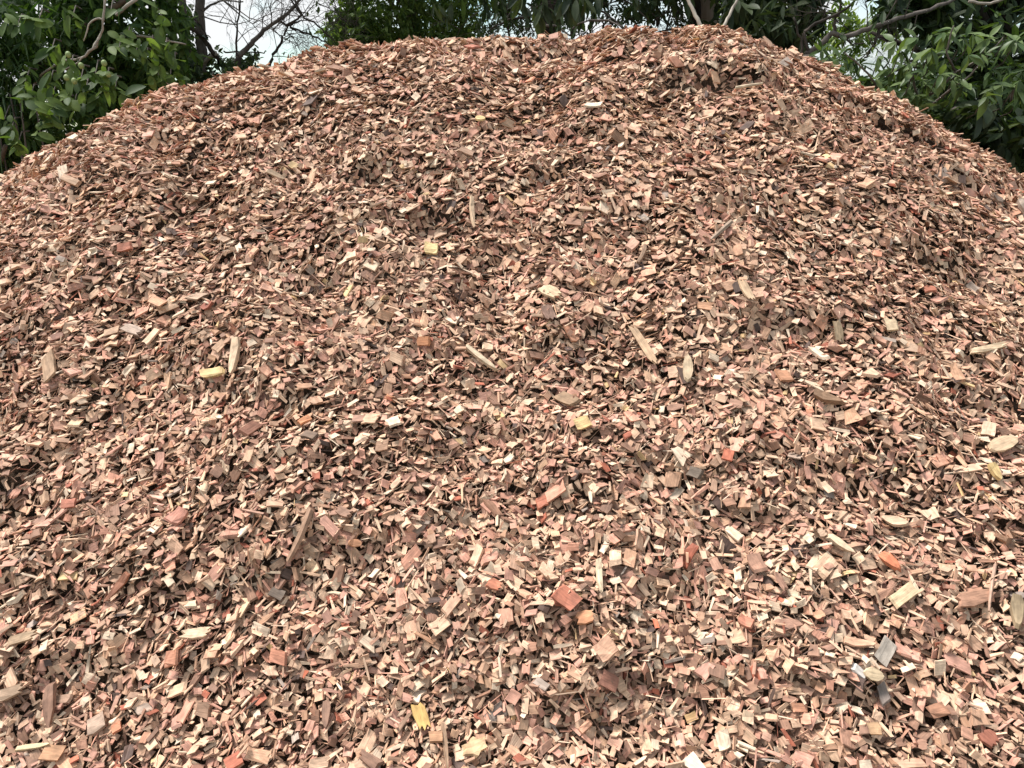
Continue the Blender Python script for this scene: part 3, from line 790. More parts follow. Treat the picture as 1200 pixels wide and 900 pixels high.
def twiglets(starts, r, length, rad, depth=3, spread=.7, droop=0.0, segs=4, kids=3):
    """recursive bare twigs; starts = [(pos, dir)]; returns list of (V,F)"""
    out = []
    def grow(p, d, ln, rd, dep):
        pts = [p]; dd = np.array(d, float)
        for k in range(segs):
            dd = dd + np.array([r.gauss(0, .22), r.gauss(0, .16), r.gauss(0, .2) - droop])
            dd /= np.linalg.norm(dd)
            pts.append(pts[-1] + dd * ln / segs)
        out.append(tube(pts, [rd * (1 - .55 * k / segs) for k in range(segs + 1)], 4))
        if dep > 0:
            for q in range(kids):
                k = r.randint(1, segs)
                nd = dd + np.array([r.gauss(0, spread), r.gauss(0, spread * .6), r.gauss(0, spread)])
                nd /= np.linalg.norm(nd)
                grow(pts[k], nd, ln * r.uniform(.5, .8), rd * .6, dep - 1)
    length, rad = length * TS, rad * TS
    for p, d in starts:
        grow(np.asarray(p, float), d, length, rad, depth)
    return out

def unit(a):
    return a / (np.linalg.norm(a, axis=-1, keepdims=True) + 1e-9)

def leaf_arrays(sprig_pos, per, length, width, twig=.16, droop=.35, rosette=False, rg=None, hang=False):
    """leaves set along little twigs; returns bases, directions, normals, lengths, widths"""
    rg = rg or rng
    length, width, twig = length * TS, width * TS, twig * TS
    n = len(sprig_pos)
    td = unit(rg.normal(0, 1, (n, 3)) * [1, 1, .7] + [0, -.25, -.1])
    if hang: td = unit(rg.normal(0, .5, (n, 3)) + [0, 0, -1.0])
    k = np.arange(per)
    if rosette:
        base = sprig_pos[:, None] + td[:, None] * (k[None, :, None] % 3) * .008
        az = k[None, :] * 2.399 + rg.uniform(0, 6, (n, 1))
        a = unit(np.cross(td, rg.normal(0, 1, (n, 3)))); b = np.cross(td, a)
        d = np.cos(az)[..., None] * a[:, None] + np.sin(az)[..., None] * b[:, None] + td[:, None] * rg.uniform(.1, .8, (n, per, 1))
        d[..., 2] -= droop * rg.uniform(.3, 1.3, (n, per))
    else:
        base = sprig_pos[:, None] + td[:, None] * (k[None, :, None] - per / 2) * twig / per
        a = unit(np.cross(td, rg.normal(0, 1, (n, 3)))); sg = np.where(k % 2 == 0, 1, -1)[None, :, None]
        d = td[:, None] * .7 + a[:, None] * sg * .8 + rg.normal(0, .3, (n, per, 3))
        d[..., 2] -= droop
        if hang: d[..., 2] -= .9
    d = unit(d)
    up = rg.normal(0, .35, (n, per, 3)) + [0, -.25, 1]
    if hang: up = rg.normal(0, .6, (n, per, 3)) + [0, -1, .2]
    nn = unit(up - (up * d).sum(-1, keepdims=True) * d)
    Ls = length * rg.lognormal(0, .22, (n, per)); Ws = Ls * width / length * rg.uniform(.85, 1.15, (n, per))
    return [q.reshape(-1, *q.shape[2:]) for q in (base, d, nn, Ls, Ws)]

def foliage_obj(name, parent, arrs, mat, tint, kind='stuff', fold=.25):
    base, d, nn, Ls, Ws = arrs
    s = np.cross(nn, d)
    prof = [(0, 0, 0), (.28, -.42, 1), (.66, -.40, 1), (1.0, 0, -.5), (.66, .40, 1), (.28, .42, 1)]
    V = np.stack([base + d * (x * Ls)[:, None] + s * (y * Ws)[:, None] + nn * (z * fold * .3 * Ws - .10 * x * x * Ls)[:, None] for x, y, z in prof], 1)
    V = V - np.array(parent.location)
    me = stack_mesh(name, V, [(0, 1, 2, 3), (0, 3, 4, 5)], mat, np.repeat(tint[:, None], 3, 1))
    return link(bpy.data.objects.new(name, me), parent, kind=kind)

def ellipsoid_points(n, c, rad, shell=.5, rg=None, clump=None):
    rg = rg or rng
    rad = np.array(rad) * TS
    v = unit(rg.normal(0, 1, (n, 3)))
    q = rg.uniform(0, 1, (n, 1)) ** (1 / 3)
    q = q * (1 - shell) + shell * rg.uniform(.75, 1.05, (n, 1))
    p = v * q * rad + c
    if clump:
        cc = c + unit(rg.normal(0, 1, (clump, 3))) * rg.uniform(.4, .95, (clump, 1)) * rad
        near = cc[rg.integers(0, clump, n)]
        p = near + (rg.normal(0, 1, (n, 3))) * (np.array(rad) * .17)
    return p

def leaf_mesh(name, L, W, shape, curl, fold, mat, r):
    """single broad leaf: two rows either side of a midrib, 24 triangles"""
    ts = [0, .12, .3, .5, .7, .87, 1.0]
    prof = {'oval': [0.03, .30, .46, .50, .44, .27, .0], 'lance': [.02, .22, .42, .50, .38, .18, .0], 'long': [.03, .2, .42, .5, .45, .26, .0]}[shape]
    V, F = [], []
    L, W = L * TS, W * TS
    for t, p in zip(ts, prof):
        z = -curl * t * t * L
        y = p * W
        wav = r.uniform(-.03, .03) * W
        V += [(t * L, -y, z + fold * y + wav), (t * L, 0, z), (t * L, y, z + fold * y - wav)]
    for k in range(len(ts) - 1):
        a = k * 3
        F += [(a, a + 3, a + 4, a + 1), (a + 1, a + 4, a + 5, a + 2)]
    me = bpy.data.meshes.new(name)
    me.from_pydata(V, [], F)
    me.polygons.foreach_set('use_smooth', np.ones(len(F), bool))
    me.materials.append(mat); me.update()
    return me

def leaf_parts(parent, arrs, meshes, idx, L0):
    base, d, nn, Ls, Ws = arrs
    loc = np.array(parent.location)
    for i in idx:
        me = meshes[i % len(meshes)]
        o = bpy.data.objects.new('leaf', me)
        s = np.cross(nn[i], d[i])
        sc = Ls[i] / (L0 * TS)
        M = Matrix([[d[i][k] * sc, s[k] * sc, nn[i][k] * sc, (base[i] - loc)[k]] for k in range(3)] + [[0, 0, 0, 1]])
        o.matrix_local = M
        link(o, parent)

def visible_big(arrs, n):
    """indices of the leaves inside the frame and nearest the camera"""
    base = arrs[0]
    px, py, fz = pixel_of(base)
    sc = np.where((px > -10) & (px < 1210) & (py > -12) & (py < 235), arrs[3] / fz, 0)
    return np.argsort(-sc)[:n]

def tint_for(n, rg, lo=0, hi=1, p=1.6):
    return lo + (hi - lo) * rg.uniform(0, 1, n) ** p

# ---- materials for foliage
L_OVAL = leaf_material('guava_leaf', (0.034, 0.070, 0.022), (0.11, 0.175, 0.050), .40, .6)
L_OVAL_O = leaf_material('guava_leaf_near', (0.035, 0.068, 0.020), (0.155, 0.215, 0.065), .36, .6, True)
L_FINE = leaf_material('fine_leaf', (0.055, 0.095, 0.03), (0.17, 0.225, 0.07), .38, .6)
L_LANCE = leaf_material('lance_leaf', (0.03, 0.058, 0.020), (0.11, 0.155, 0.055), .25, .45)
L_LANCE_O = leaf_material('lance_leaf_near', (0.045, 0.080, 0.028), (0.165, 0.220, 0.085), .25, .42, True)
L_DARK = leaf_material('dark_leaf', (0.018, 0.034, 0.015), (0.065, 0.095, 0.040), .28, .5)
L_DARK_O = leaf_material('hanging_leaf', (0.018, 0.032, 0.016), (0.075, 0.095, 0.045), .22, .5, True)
L_GRASS = leaf_material('reed_leaf', (0.018, 0.042, 0.014), (0.06, 0.105, 0.03), .25, .45)
L_YEL = leaf_material('yellow_green_leaf', (0.06, 0.11, 0.03), (0.22, 0.28, 0.07), .35, .5)
FRUIT = noisy_material('green_fruit', (0.16, 0.22, 0.08), (0.24, 0.30, 0.12), 40, .5)

def tree(loc, label, cat='tree', name='tree', group=None):
    return empty(name, loc, label=label, category=cat, group=group)

r1 = random.Random(21)
# 1 --- oval-leaved tree at the left
t1 = tree((-3.262, 4.725, 0), 'dense broad leaved tree with oval leaves overhanging the left side of the heap', name='oval_leaved_tree')
limb('trunk', [(-4.35, 6.3, -.1), (-4.3, 6.25, 1.6), (-4.45, 6.1, 3.0), (-4.2, 6.1, 4.6), (-4.3, 6.0, 6.2)], .13, .05, BARK_BROWN, t1, r1, label='brown trunk mostly hidden by leaves')
PB = BARK_PALE
limb('branch', [at(-10, 180, 6.1), at(50, 86, 5.3), at(100, 66, 4.95), at(118, 40, 4.9), at(122, 10, 4.9), at(124, -40, 5.0)], .007, .006, BARK_PALE, t1, r1, jit=.006, ns=6)
limb('branch', [at(118, 40, 4.92), at(108, 56, 4.85), at(92, 72, 4.85), at(70, 84, 4.9)], .007, .003, PB, t1, r1, jit=.005, ns=6)
limb('branch', [at(122, 22, 4.9), at(108, 24, 4.9), at(98, 48, 4.9)], .007, .003, PB, t1, r1, jit=.004, ns=5)
limb('branch', [at(136, 18, 5.2), at(150, 6, 5.2), at(163, -4, 5.25), at(190, -25, 5.4)], .009, .013, PB, t1, r1, jit=.004, ns=6)
limb('branch', [at(160, 42, 5.4), at(190, 46, 5.4), at(218, 52, 5.45)], .008, .005, PB, t1, r1, jit=.004, ns=5)
limb('branch', [(-4.3, 6.2, 3.4), (-3.7, 5.8, 3.9), (-3.1, 5.5, 4.2), (-2.7, 5.4, 4.35)], .05, .012, BARK_BROWN, t1, r1)
limb('branch', [(-4.3, 6.2, 2.4), (-3.9, 5.6, 2.9), (-3.4, 5.1, 3.2)], .04, .012, BARK_BROWN, t1, r1)
g1 = np.random.default_rng(31)
def frame_points(n, x0, x1, y0, y1, d0, d1, g):
    px = g.uniform(x0, x1, n); py = g.uniform(y0, y1, n); dd = g.uniform(d0, d1, n)
    return at(px, py, dd).T
def above_heap(P, m=.03):
    return P[P[:, 2] > base_h(P[:, 0], P[:, 1]) + m + .03]
# body of the crown: overlapping lobes
SP = np.concatenate([ellipsoid_points(900, old(-4.2, 6.0, 4.6), (1.5, 1.0, 1.5), .35, g1), ellipsoid_points(620, old(-3.6, 5.9, 3.8), (.95, .7, .8), .3, g1),
                     ellipsoid_points(420, old(-4.2, 5.7, 3.1), (.95, .6, .7), .3, g1), ellipsoid_points(300, old(-2.95, 5.8, 4.35), (.42, .5, .65), .3, g1), ellipsoid_points(150, old(-5.0, 6.3, 2.9), (.8, .8, 1.3), .3, g1)])
SP = above_heap(SP, .06)
A = leaf_arrays(SP, 11, .075, .034, .22, .45, rg=g1)
foliage_obj('foliage', t1, A, L_OVAL, tint_for(len(A[0]), g1))
# near sprays whose leaves can be told apart
cl = [(20, 30, 4.9), (45, 24, 4.85), (85, 20, 4.9), (60, 60, 4.9), (82, 80, 4.75), (95, 92, 4.7), (112, 86, 4.7), (125, 95, 4.7), (118, 110, 4.7), (135, 105, 4.75), (60, 118, 4.8), (45, 125, 4.8), (35, 115, 4.8), (75, 128, 4.75), (60, 135, 4.75),
      (12, 155, 4.8), (20, 172, 4.8), (5, 140, 4.9), (182, 20, 5.2), (188, 30, 5.2), (160, 60, 5.1), (172, 70, 5.1), (182, 82, 5.1), (185, 95, 5.1), (205, 75, 5.2), (200, 90, 5.2), (178, 55, 5.1), (150, 45, 5.1), (140, 55, 5.0), (130, 12, 5.1), (48, 150, 4.75), (88, 118, 4.7), (100, 108, 4.7), (195, 58, 5.15), (30, 95, 4.9), (58, 98, 4.85)]
SPn = np.array([at(x, y, d) for x, y, d in cl])
An = leaf_arrays(SPn, 8, .082, .038, .15, .4, rg=g1)
An[2] = unit(An[2] + np.array([.1, -.9, .1])); An[2] = unit(An[2] - (An[2] * An[1]).sum(-1, keepdims=True) * An[1])
ok = An[0][:, 2] > base_h(An[0][:, 0], An[0][:, 1]) + .08
An = [q[ok] for q in An]
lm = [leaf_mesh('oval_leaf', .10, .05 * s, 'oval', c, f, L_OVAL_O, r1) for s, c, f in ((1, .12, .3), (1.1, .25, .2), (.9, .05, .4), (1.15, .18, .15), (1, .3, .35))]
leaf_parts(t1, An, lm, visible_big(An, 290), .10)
tw = []
for p in SPn:
    q = p + np.array([-.09, .26, .07])
    tw.append(tube([q, (p + q) / 2 + [0, 0, .03], p], [.0045, .003, .0015], 4))
v_ = [(v - np.array(t1.location), f) for v, f in tw]
link(bpy.data.objects.new('twigs', join_meshes('twigs', v_, BARK_GREY)), t1, kind='stuff')
for x, y in ((80, 64), (95, 77), (122, 74), (78, 91), (87, 95), (127, 87)):
    bm = bmesh.new(); bmesh.ops.create_icosphere(bm, subdivisions=2, radius=.012)
    for v in bm.verts: v.co.z *= 1.15
    me = bpy.data.meshes.new('fruit'); bm.to_mesh(me); bm.free(); me.materials.append(FRUIT)
    me.polygons.foreach_set('use_smooth', np.ones(len(me.polygons), bool))
    o = bpy.data.objects.new('fruit', me); o.location = Vector(at(x, y, 4.62)) - t1.location; link(o, t1)

# 2 --- reed-like plant at the far left
t2 = tree((-2.812, 3.975, 0), 'clump of long narrow drooping blades at the left edge below the oval leaves', 'reeds', name='reed_clump')
g2 = np.random.default_rng(32)
V, F = [], []
n = 420
B0 = at(g2.normal(8, 26, n), g2.normal(92, 30, n), g2.normal(5.5, .15, n)).T; dr = unit(np.stack([g2.normal(.1, .7, n), g2.normal(-.5, .5, n), g2.uniform(.1, 1.0, n)], -1))
Lg = g2.uniform(.18, .36, n); Wg = g2.uniform(.0035, .007, n)
sd_ = unit(np.cross(dr, [0, 0, 1.0]))
rows = []
for k in range(5):
    t_ = k / 4
    c = B0 + dr * (Lg * t_)[:, None] + np.array([0, 0, -1.0]) * (Lg * .9 * t_ * t_)[:, None]
    ww = Wg * (1 - t_) ** .6
    rows += [c - sd_ * ww[:, None], c + sd_ * ww[:, None]]
V = np.stack(rows, 1) - np.array(t2.location)
link(bpy.data.objects.new('blades', stack_mesh('blades', V, [(k * 2, k * 2 + 2, k * 2 + 3, k * 2 + 1) for k in range(4)], L_GRASS, np.repeat(g2.uniform(0, 1, n)[:, None], 3, 1))), t2, kind='stuff')
for k in range(7):
    q = at(g2.normal(12, 25), 110, g2.normal(5.35, .12))
    limb('stem', [np.array([q[0] + g2.normal(0, .1), q[1], -.05]), (q + [q[0] + g2.normal(0, .05), q[1], 0]) / 2, q], .012, .005, BARK_GREY, t2, r1, ns=5)

# 3 --- grey trunks with the dark diagonal limb
r3 = random.Random(23)
t3 = tree((-2.310, 5.625, 0), 'slender grey trunked tree with a dark limb crossing it, beside the bare twigs', name='grey_trunked_tree')
Yt = 7.5
limb('trunk', [(-3.06, Yt, -.1), at(240, 300, Yt), at(237, 90, Yt), at(236, 50, Yt), at(234, 0, Yt), at(233, -120, Yt), at(240, -260, Yt)], .052, .036, BARK_GREY, t3, r3, n=5, jit=.008)
limb('trunk', [(-3.2, Yt + .15, -.1), at(222, 280, Yt + .1), at(222, 92, Yt), at(216, 40, Yt), at(212, -20, Yt), at(205, -140, Yt)], .045, .03, BARK_GREY, t3, r3, n=5, jit=.008, label='second slimmer trunk half hidden by leaves')
limb('branch', [at(180, -12, Yt - .3), at(206, 16, Yt - .3), at(222, 30, Yt - .25), at(237, 44, Yt - .15), at(250, 62, Yt - .1), at(262, 76, Yt), at(278, 90, Yt + .1)], .024, .019, BARK_DARK, t3, r3, n=4, jit=.006, label='dark diagonal limb')
limb('branch', [at(236, 78, Yt), at(243, 70, Yt - .05), at(254, 63, Yt - .1)], .020, .016, BARK_PALE, t3, r3, n=3, jit=.004)
limb('branch', [at(236, 16, Yt), at(246, 6, Yt), at(262, 1, Yt), at(285, 2, Yt)], .012, .006, BARK_GREY, t3, r3, n=4, jit=.006, ns=5)
limb('branch', [at(217, 4, Yt - .2), at(224, 18, Yt - .2), at(236, 30, Yt - .2), at(243, 44, Yt - .2)], .010, .008, BARK_DARK, t3, r3, n=4, jit=.006, ns=5)
tw = twiglets([(at(262, 1, Yt), (.6, 0, -.5)), (at(240, 20, Yt), (.8, 0, -.1)), (at(250, -10, Yt), (.8, .1, -.6)), (at(236, -30, Yt), (.6, .1, .4)), (at(240, -80, Yt), (.6, .1, .6))], r3, .55, .006, 3)
link(bpy.data.objects.new('twigs', join_meshes('twigs', [(v - np.array(t3.location), f) for v, f in tw], BARK_GREY)), t3, kind='stuff')
g3 = np.random.default_rng(33)
SP = np.concatenate([ellipsoid_points(500, old(-3.3, 7.5, 7.6), (1.6, 1.3, 1.2), .3, g3), above_heap(frame_points(60, 222, 300, 62, 96, 7.2, 7.8, g3), .02), above_heap(frame_points(50, 185, 232, 15, 85, 7.3, 7.8, g3))])
A = leaf_arrays(SP, 9, .07, .038, .2, .3, rg=g3)
foliage_obj('foliage', t3, A, L_DARK, tint_for(len(A[0]), g3))

# 4 --- bare tree against the white sky
t4 = tree((-1.950, 5.400, 0), 'leafless tree of thin forking branches against the white sky on the left', name='bare_tree')
Y4 = 7.2
limb('trunk', [(-2.62, Y4, -.1), at(270, 260, Y4), at(272, 110, Y4), at(280, 66, Y4)], .045, .026, BARK_DARK, t4, r3, n=5)
limb('branch', [at(280, 66, Y4), at(292, 54, Y4), at(303, 42, Y4), at(316, 30, Y4), at(330, 21, Y4), at(346, 6, Y4), at(370, -20, Y4)], .024, .009, BARK_GREY, t4, r3, n=4, jit=.006)
limb('branch', [at(316, 100, Y4), at(316, 73, Y4), at(326, 56, Y4), at(333, 40, Y4), at(338, 31, Y4), at(352, 24, Y4)], .015, .007, BARK_DARK, t4, r3, n=4, jit=.008, ns=6)
limb('branch', [at(277, 75, Y4), at(277, 40, Y4), at(280, 12, Y4), at(281, -30, Y4)], .011, .005, BARK_DARK, t4, r3, n=4, jit=.008, ns=5)
limb('branch', [at(325, 21, Y4), at(331, 26, Y4), at(337, 31, Y4), at(338, 28, Y4 - .1), at(352, 18, Y4), at(343, 2, Y4), at(338, -10, Y4)], .010, .008, BARK_DARK, t4, r3, n=3, jit=.006, ns=5)
limb('branch', [at(340, 32, Y4), at(355, 38, Y4), at(372, 45, Y4), at(390, 54, Y4)], .011, .005, BARK_DARK, t4, r3, n=4, jit=.008, ns=5)
limb('branch', [at(345, -5, Y4), at(354, 18, Y4), at(372, 30, Y4), at(392, 48, Y4)], .010, .006, BARK_DARK, t4, r3, n=4, jit=.008, ns=5)
limb('branch', [at(262, 60, Y4), at(275, 62, Y4), at(300, 62, Y4), at(312, 60, Y4)], .008, .005, BARK_DARK, t4, r3, n=4, jit=.01, ns=5)
st = []
for (x, y, dx, dz) in ((300, 44, .3, .9), (308, 38, -.3, .9), (292, 54, -.2, .9), (330, 46, .7, .2), (335, 36, .8, -.2), (354, 18, .5, .5), (338, 31, -.2, 1), (352, 24, .8, .1), (370, 44, .2, -.9), (280, 12, .3, .9), (278, 30, -.6, .5), (345, 5, -.5, .7),
                       (277, 50, .5, .3), (325, 56, .8, .1), (320, 66, .9, .2), (360, 28, .3, -.8), (375, 32, .7, .3), (300, 62, .3, -.8), (330, 21, .3, .9), (318, 28, -.1, 1), (380, 48, .2, .9), (352, 60, -.3, .8)):
    st.append((at(x, y, Y4 + r3.uniform(-.1, .1)), (dx, r3.uniform(-.3, .3), dz)))
for _ in range(14):
    st.append((at(r3.uniform(318, 405), r3.uniform(-5, 62), Y4 + r3.uniform(-.2, .3)), (r3.uniform(-1, 1), r3.uniform(-.3, .3), r3.uniform(-.7, .9))))
tw = twiglets(st, r3, .30, .0040, 3, .75)
link(bpy.data.objects.new('twigs', join_meshes('twigs', [(v - np.array(t4.location), f) for v, f in tw], BARK_DARK)), t4, kind='stuff')
SP = above_heap(np.concatenate([frame_points(26, 262, 300, 70, 92, 7.0, 7.4, g3), frame_points(12, 330, 400, 0, 74, 7.0, 7.4, g3)]), .02)
A = leaf_arrays(SP, 4, .045, .02, .12, .3, rg=g3)
foliage_obj('foliage', t4, A, L_DARK, tint_for(len(A[0]), g3))

# 5 --- fine-leaved tree in the middle distance
r5 = random.Random(25); g5 = np.random.default_rng(35)
t5 = tree((-1.125, 8.400, 0), 'dense fine leaved green tree standing behind the crest left of the middle', name='fine_leaved_tree')
limb('trunk', [(-1.5, 11.2, -.1), (-1.45, 11.2, 3), (-1.5, 11.1, 6), (-1.4, 11.2, 9)], .16, .06, BARK_BROWN, t5, r5)
for q in range(6):
    a_ = q * 1.05; b_ = old(-1.48, 11.2, 5.6 + .5 * q)
    limb('branch', [b_, b_ + [.5 * math.cos(a_), .35 * math.sin(a_), .45], b_ + [.95 * math.cos(a_), .6 * math.sin(a_), .7]], .05, .014, BARK_BROWN, t5, r5, ns=6)
SP = np.concatenate([ellipsoid_points(2300, old(-1.55, 11.1, 7.6), (1.12, 1.0, 1.6), .25, g5), ellipsoid_points(900, old(-1.55, 11.0, 6.25), (.85, .6, .45), .3, g5), ellipsoid_points(200, old(-2.35, 11.1, 6.7), (.4, .4, .35), .3, g5)])
A = leaf_arrays(SP, 12, .075, .032, .18, .3, rg=g5)
foliage_obj('foliage', t5, A, L_FINE, tint_for(len(A[0]), g5))

# 6 --- tree with long hanging leaves above the crest
t6 = tree((0.262, 5.250, 0), 'dark tree with long hanging leaves and sky showing through, above the middle of the crest', name='hanging_leaved_tree')
limb('trunk', [(.35, 7.3, -.1), (.3, 7.25, 2), at(642, 44, 7.2), (.4, 7.1, 6.2), (.3, 7.0, 7.4)], .12, .07, BARK_DARK, t6, r5, n=5, label='dark trunk hidden behind hanging leaves')
g6 = np.random.default_rng(36)
for (x, y, x2, y2, d) in ((640, 30, 668, 42, 6.5), (668, 42, 690, 24, 6.4), (690, 24, 730, 32, 6.4), (620, 20, 575, 34, 6.8), (700, 10, 735, 36, 6.6), (715, -8, 760, 24, 6.8), (755, 45, 800, 34, 6.9), (598, 50, 600, -10, 7.2), (770, 30, 762, -20, 7.3), (612, -10, 590, 28, 7), (780, 38, 800, -6, 7.4)):
    m_ = at((x + x2) / 2 + r5.uniform(-6, 6), (y + y2) / 2 - 4, d)
    limb('branch', [at(x, y, d), m_, at(x2, y2, d - .1)], .011, .005, BARK_DARK if x > 690 or x < 640 else BARK_GREY, t6, r5, n=3, jit=.005, ns=5)
st = [(at(x, y, 7.0), (r5.uniform(-1, 1), r5.uniform(-.3, .3), -.3)) for x, y in [(r5.uniform(565, 810), r5.uniform(-10, 30)) for _ in range(34)]]
tw = twiglets(st, r5, .4, .005, 2, .8, .1)
link(bpy.data.objects.new('twigs', join_meshes('twigs', [(v - np.array(t6.location), f) for v, f in tw], BARK_DARK)), t6, kind='stuff')
SP = np.concatenate([ellipsoid_points(480, old(.45, 7.0, 6.4), (1.7, 1.1, 1.05), .3, g6), frame_points(15, 615, 700, -8, 20, 6.4, 7.4, g6), frame_points(9, 720, 815, -6, 12, 6.6, 7.6, g6), frame_points(7, 555, 600, -6, 12, 6.6, 7.6, g6)])
A = leaf_arrays(SP, 8, .115, .036, .2, .5, rg=g6, hang=True)
foliage_obj('foliage', t6, A, L_DARK, tint_for(len(A[0]), g6))
SP = np.concatenate([frame_points(70, 560, 608, -5, 46, 6.8, 8.0, g6), frame_points(75, 720, 812, -5, 40, 6.8, 8.0, g6), frame_points(130, 600, 740, -5, 44, 6.8, 8.0, g6)])
A = leaf_arrays(SP, 5, .05, .028, .16, .3, rg=g6)
foliage_obj('small_foliage', t6, A, L_DARK, tint_for(len(A[0]), g6, 0, .5))
SPn = np.array([at(x, y, d) for x, y, d in ((636, 4, 6.1), (645, 10, 6.1), (655, 2, 6.1), (664, 6, 6.1), (676, 6, 6.0), (684, -2, 6.1), (630, 14, 6.2), (670, -6, 6.1), (515, 6, 6.3), (526, 8, 6.3), (744, -6, 6.4), (700, -6, 6.3), (612, -2, 6.4), (860, 8, 6.2), (895, 6, 6.2))])
An = leaf_arrays(SPn, 6, .125, .036, .12, .6, rg=g6, hang=True)
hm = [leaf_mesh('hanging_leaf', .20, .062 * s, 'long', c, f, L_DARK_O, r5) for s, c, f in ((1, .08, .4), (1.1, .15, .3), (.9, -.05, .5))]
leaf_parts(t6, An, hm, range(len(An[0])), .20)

# 7 --- thick trunk at the right of the crest
t7 = tree((1.545, 6.000, 0), 'tree with a thick brown and grey trunk rising behind the highest part of the crest', name='thick_trunked_tree')
limb('trunk', [(2.05, 8.0, -.15), (2.06, 8.0, 1.5), (2.06, 8.0, 3.6), (2.05, 8.0, 5.0), (2.0, 8.0, 6.8), (2.1, 8.0, 8.5)], .15, .10, BARK_MID, t7, r5, n=5, ns=12, jit=.01, wob=.05)
limb('stem', [(1.93, 7.95, -.1), (1.92, 7.93, 2.5), at(814, 20, 7.9), (1.80, 7.9, 6.2)], .075, .05, BARK_DARK, t7, r5, n=5, jit=.01, label='darker stem growing against the left of the trunk')
g7 = np.random.default_rng(37)
for q in range(5):
    a_ = q * 1.3; b_ = old(2.05, 8, 6.0 + .3 * q)
    limb('branch', [b_, b_ + [.6 * math.cos(a_), .6 * math.sin(a_), .4], b_ + [1.1 * math.cos(a_), 1.0 * math.sin(a_), .6]], .05, .015, BARK_BROWN, t7, r5, ns=6)
SP = np.concatenate([ellipsoid_points(650, old(2.2, 8.0, 7.2), (2.2, 1.8, 1.2), .3, g7)])
A = leaf_arrays(SP, 8, .14, .05, .2, .4, rg=g7)
foliage_obj('foliage', t7, A, L_DARK, tint_for(len(A[0]), g7))

# 8 --- dark-leaved shrub right of the trunk
t8 = tree((1.763, 5.175, 0), 'dark leathery leaved shrub just right of the thick trunk behind the crest', 'shrub', name='dark_leaved_shrub')
limb('trunk', [(2.35, 6.9, -.1), (2.4, 6.9, 2.2), (2.45, 6.8, 4.2), (2.5, 6.8, 5.4)], .05, .02, BARK_DARK, t8, r5)
SP = above_heap(np.concatenate([frame_points(120, 852, 945, -30, 62, 6.3, 7.4, g7), frame_points(60, 900, 962, -40, 45, 6.0, 7.0, g7), ellipsoid_points(180, old(2.3, 6.9, 5.7), (.8, .7, .8), .3, g7)]), .02)
A = leaf_arrays(SP, 7, .13, .045, .18, .5, rg=g7)
foliage_obj('foliage', t8, A, L_DARK, tint_for(len(A[0]), g7, 0, 1, 1.2))
SPn = frame_points(24, 858, 952, 0, 50, 5.9, 6.3, g7); SPn = above_heap(SPn, .1)
An = leaf_arrays(SPn, 5, .15, .05, .14, .5, rg=g7)
leaf_parts(t8, An, hm, range(len(An[0])), .20)
# olive bush glimpsed behind
t8b = tree((2.062, 7.500, 0), 'small bright olive green bush glimpsed right of the thick trunk', 'bush', name='olive_bush')
limb('trunk', [(2.75, 10, -.1), (2.8, 10, 3), (2.85, 10, 6)], .06, .02, BARK_BROWN, t8b, r5)
SP = ellipsoid_points(190, old(2.95, 10, 6.3), (.6, .5, .75), .3, g7)
A = leaf_arrays(SP, 9, .08, .03, .18, .4, rg=g7)
foliage_obj('foliage', t8b, A, L_YEL, tint_for(len(A[0]), g7, 0, .6))

# pale sticks standing in the crest
def lone_stick(name, pts, r0, r1, lab, mat=BARK_PALE):
    P = curve(pts, 4, .002, r5)
    v, f = tube(P, [TS * r0 + TS * (r1 - r0) * k / (len(P) - 1) for k in range(len(P))], 7, .08, r5)
    loc = Vector(pts[0])
    o = bpy.data.objects.new(name, join_meshes(name, [(v - np.array(loc), f)], mat, True)); o.location = loc
    link(o, None, label=lab, category='stick')
lone_stick('bare_stick', [at(825, 36, 4.35), at(815, 18, 4.4), at(806, 0, 4.45), at(796, -24, 4.5), at(780, -60, 4.6)], .011, .007, 'pale bare stick leaning left out of the crest in front of the thick trunk')
lone_stick('bare_stick', [at(845, 36, 4.35), at(853, 22, 4.4), at(862, 3, 4.45), at(874, -22, 4.5), at(892, -56, 4.6)], .009, .005, 'pale bare stick leaning right out of the crest just right of the thick trunk')

# 9 --- gnarled grey limb
r9 = random.Random(29); g9 = np.random.default_rng(39)
t9 = tree((1.688, 4.275, 0), 'twisted tree whose bare grey limb snakes out over the right shoulder of the heap', name='gnarled_tree')
Y9 = 5.6
limb('trunk', [(2.2, 5.7, -.1), (2.15, 5.7, 1.8), (2.12, 5.65, 3.2), at(945, 64, Y9)], .06, .042, BARK_GREY, t9, r9, n=5)
limb('branch', [at(945, 64, Y9), at(958, 55, Y9), at(970, 44, Y9), at(976, 39, Y9), at(992, 42, Y9), at(1010, 36, Y9), at(1030, 29, Y9), at(1052, 22, Y9 + .05), at(1080, 14, Y9 + .1), at(1110, 3, Y9 + .2), at(1150, -18, Y9 + .3)], .021, .011, BARK_GREY, t9, r9, n=3, jit=.006, wob=.15)
limb('branch', [at(976, 40, Y9), at(980, 24, Y9), at(984, 10, Y9), at(982, -20, Y9)], .012, .007, BARK_DARK, t9, r9, jit=.008, ns=6)
limb('branch', [at(948, 62, Y9), at(942, 40, Y9), at(955, 28, Y9), at(985, 14, Y9), at(1003, -2, Y9)], .012, .008, BARK_DARK, t9, r9, jit=.008, ns=6)
limb('branch', [at(1034, 28, Y9), at(1026, 46, Y9), at(1018, 62, Y9), at(1012, 70, Y9)], .012, .006, BARK_DARK, t9, r9, jit=.008, ns=6)
limb('branch', [at(938, 66, Y9), at(938, 45, Y9), at(930, 20, Y9)], .010, .006, BARK_DARK, t9, r9, jit=.008, ns=6)
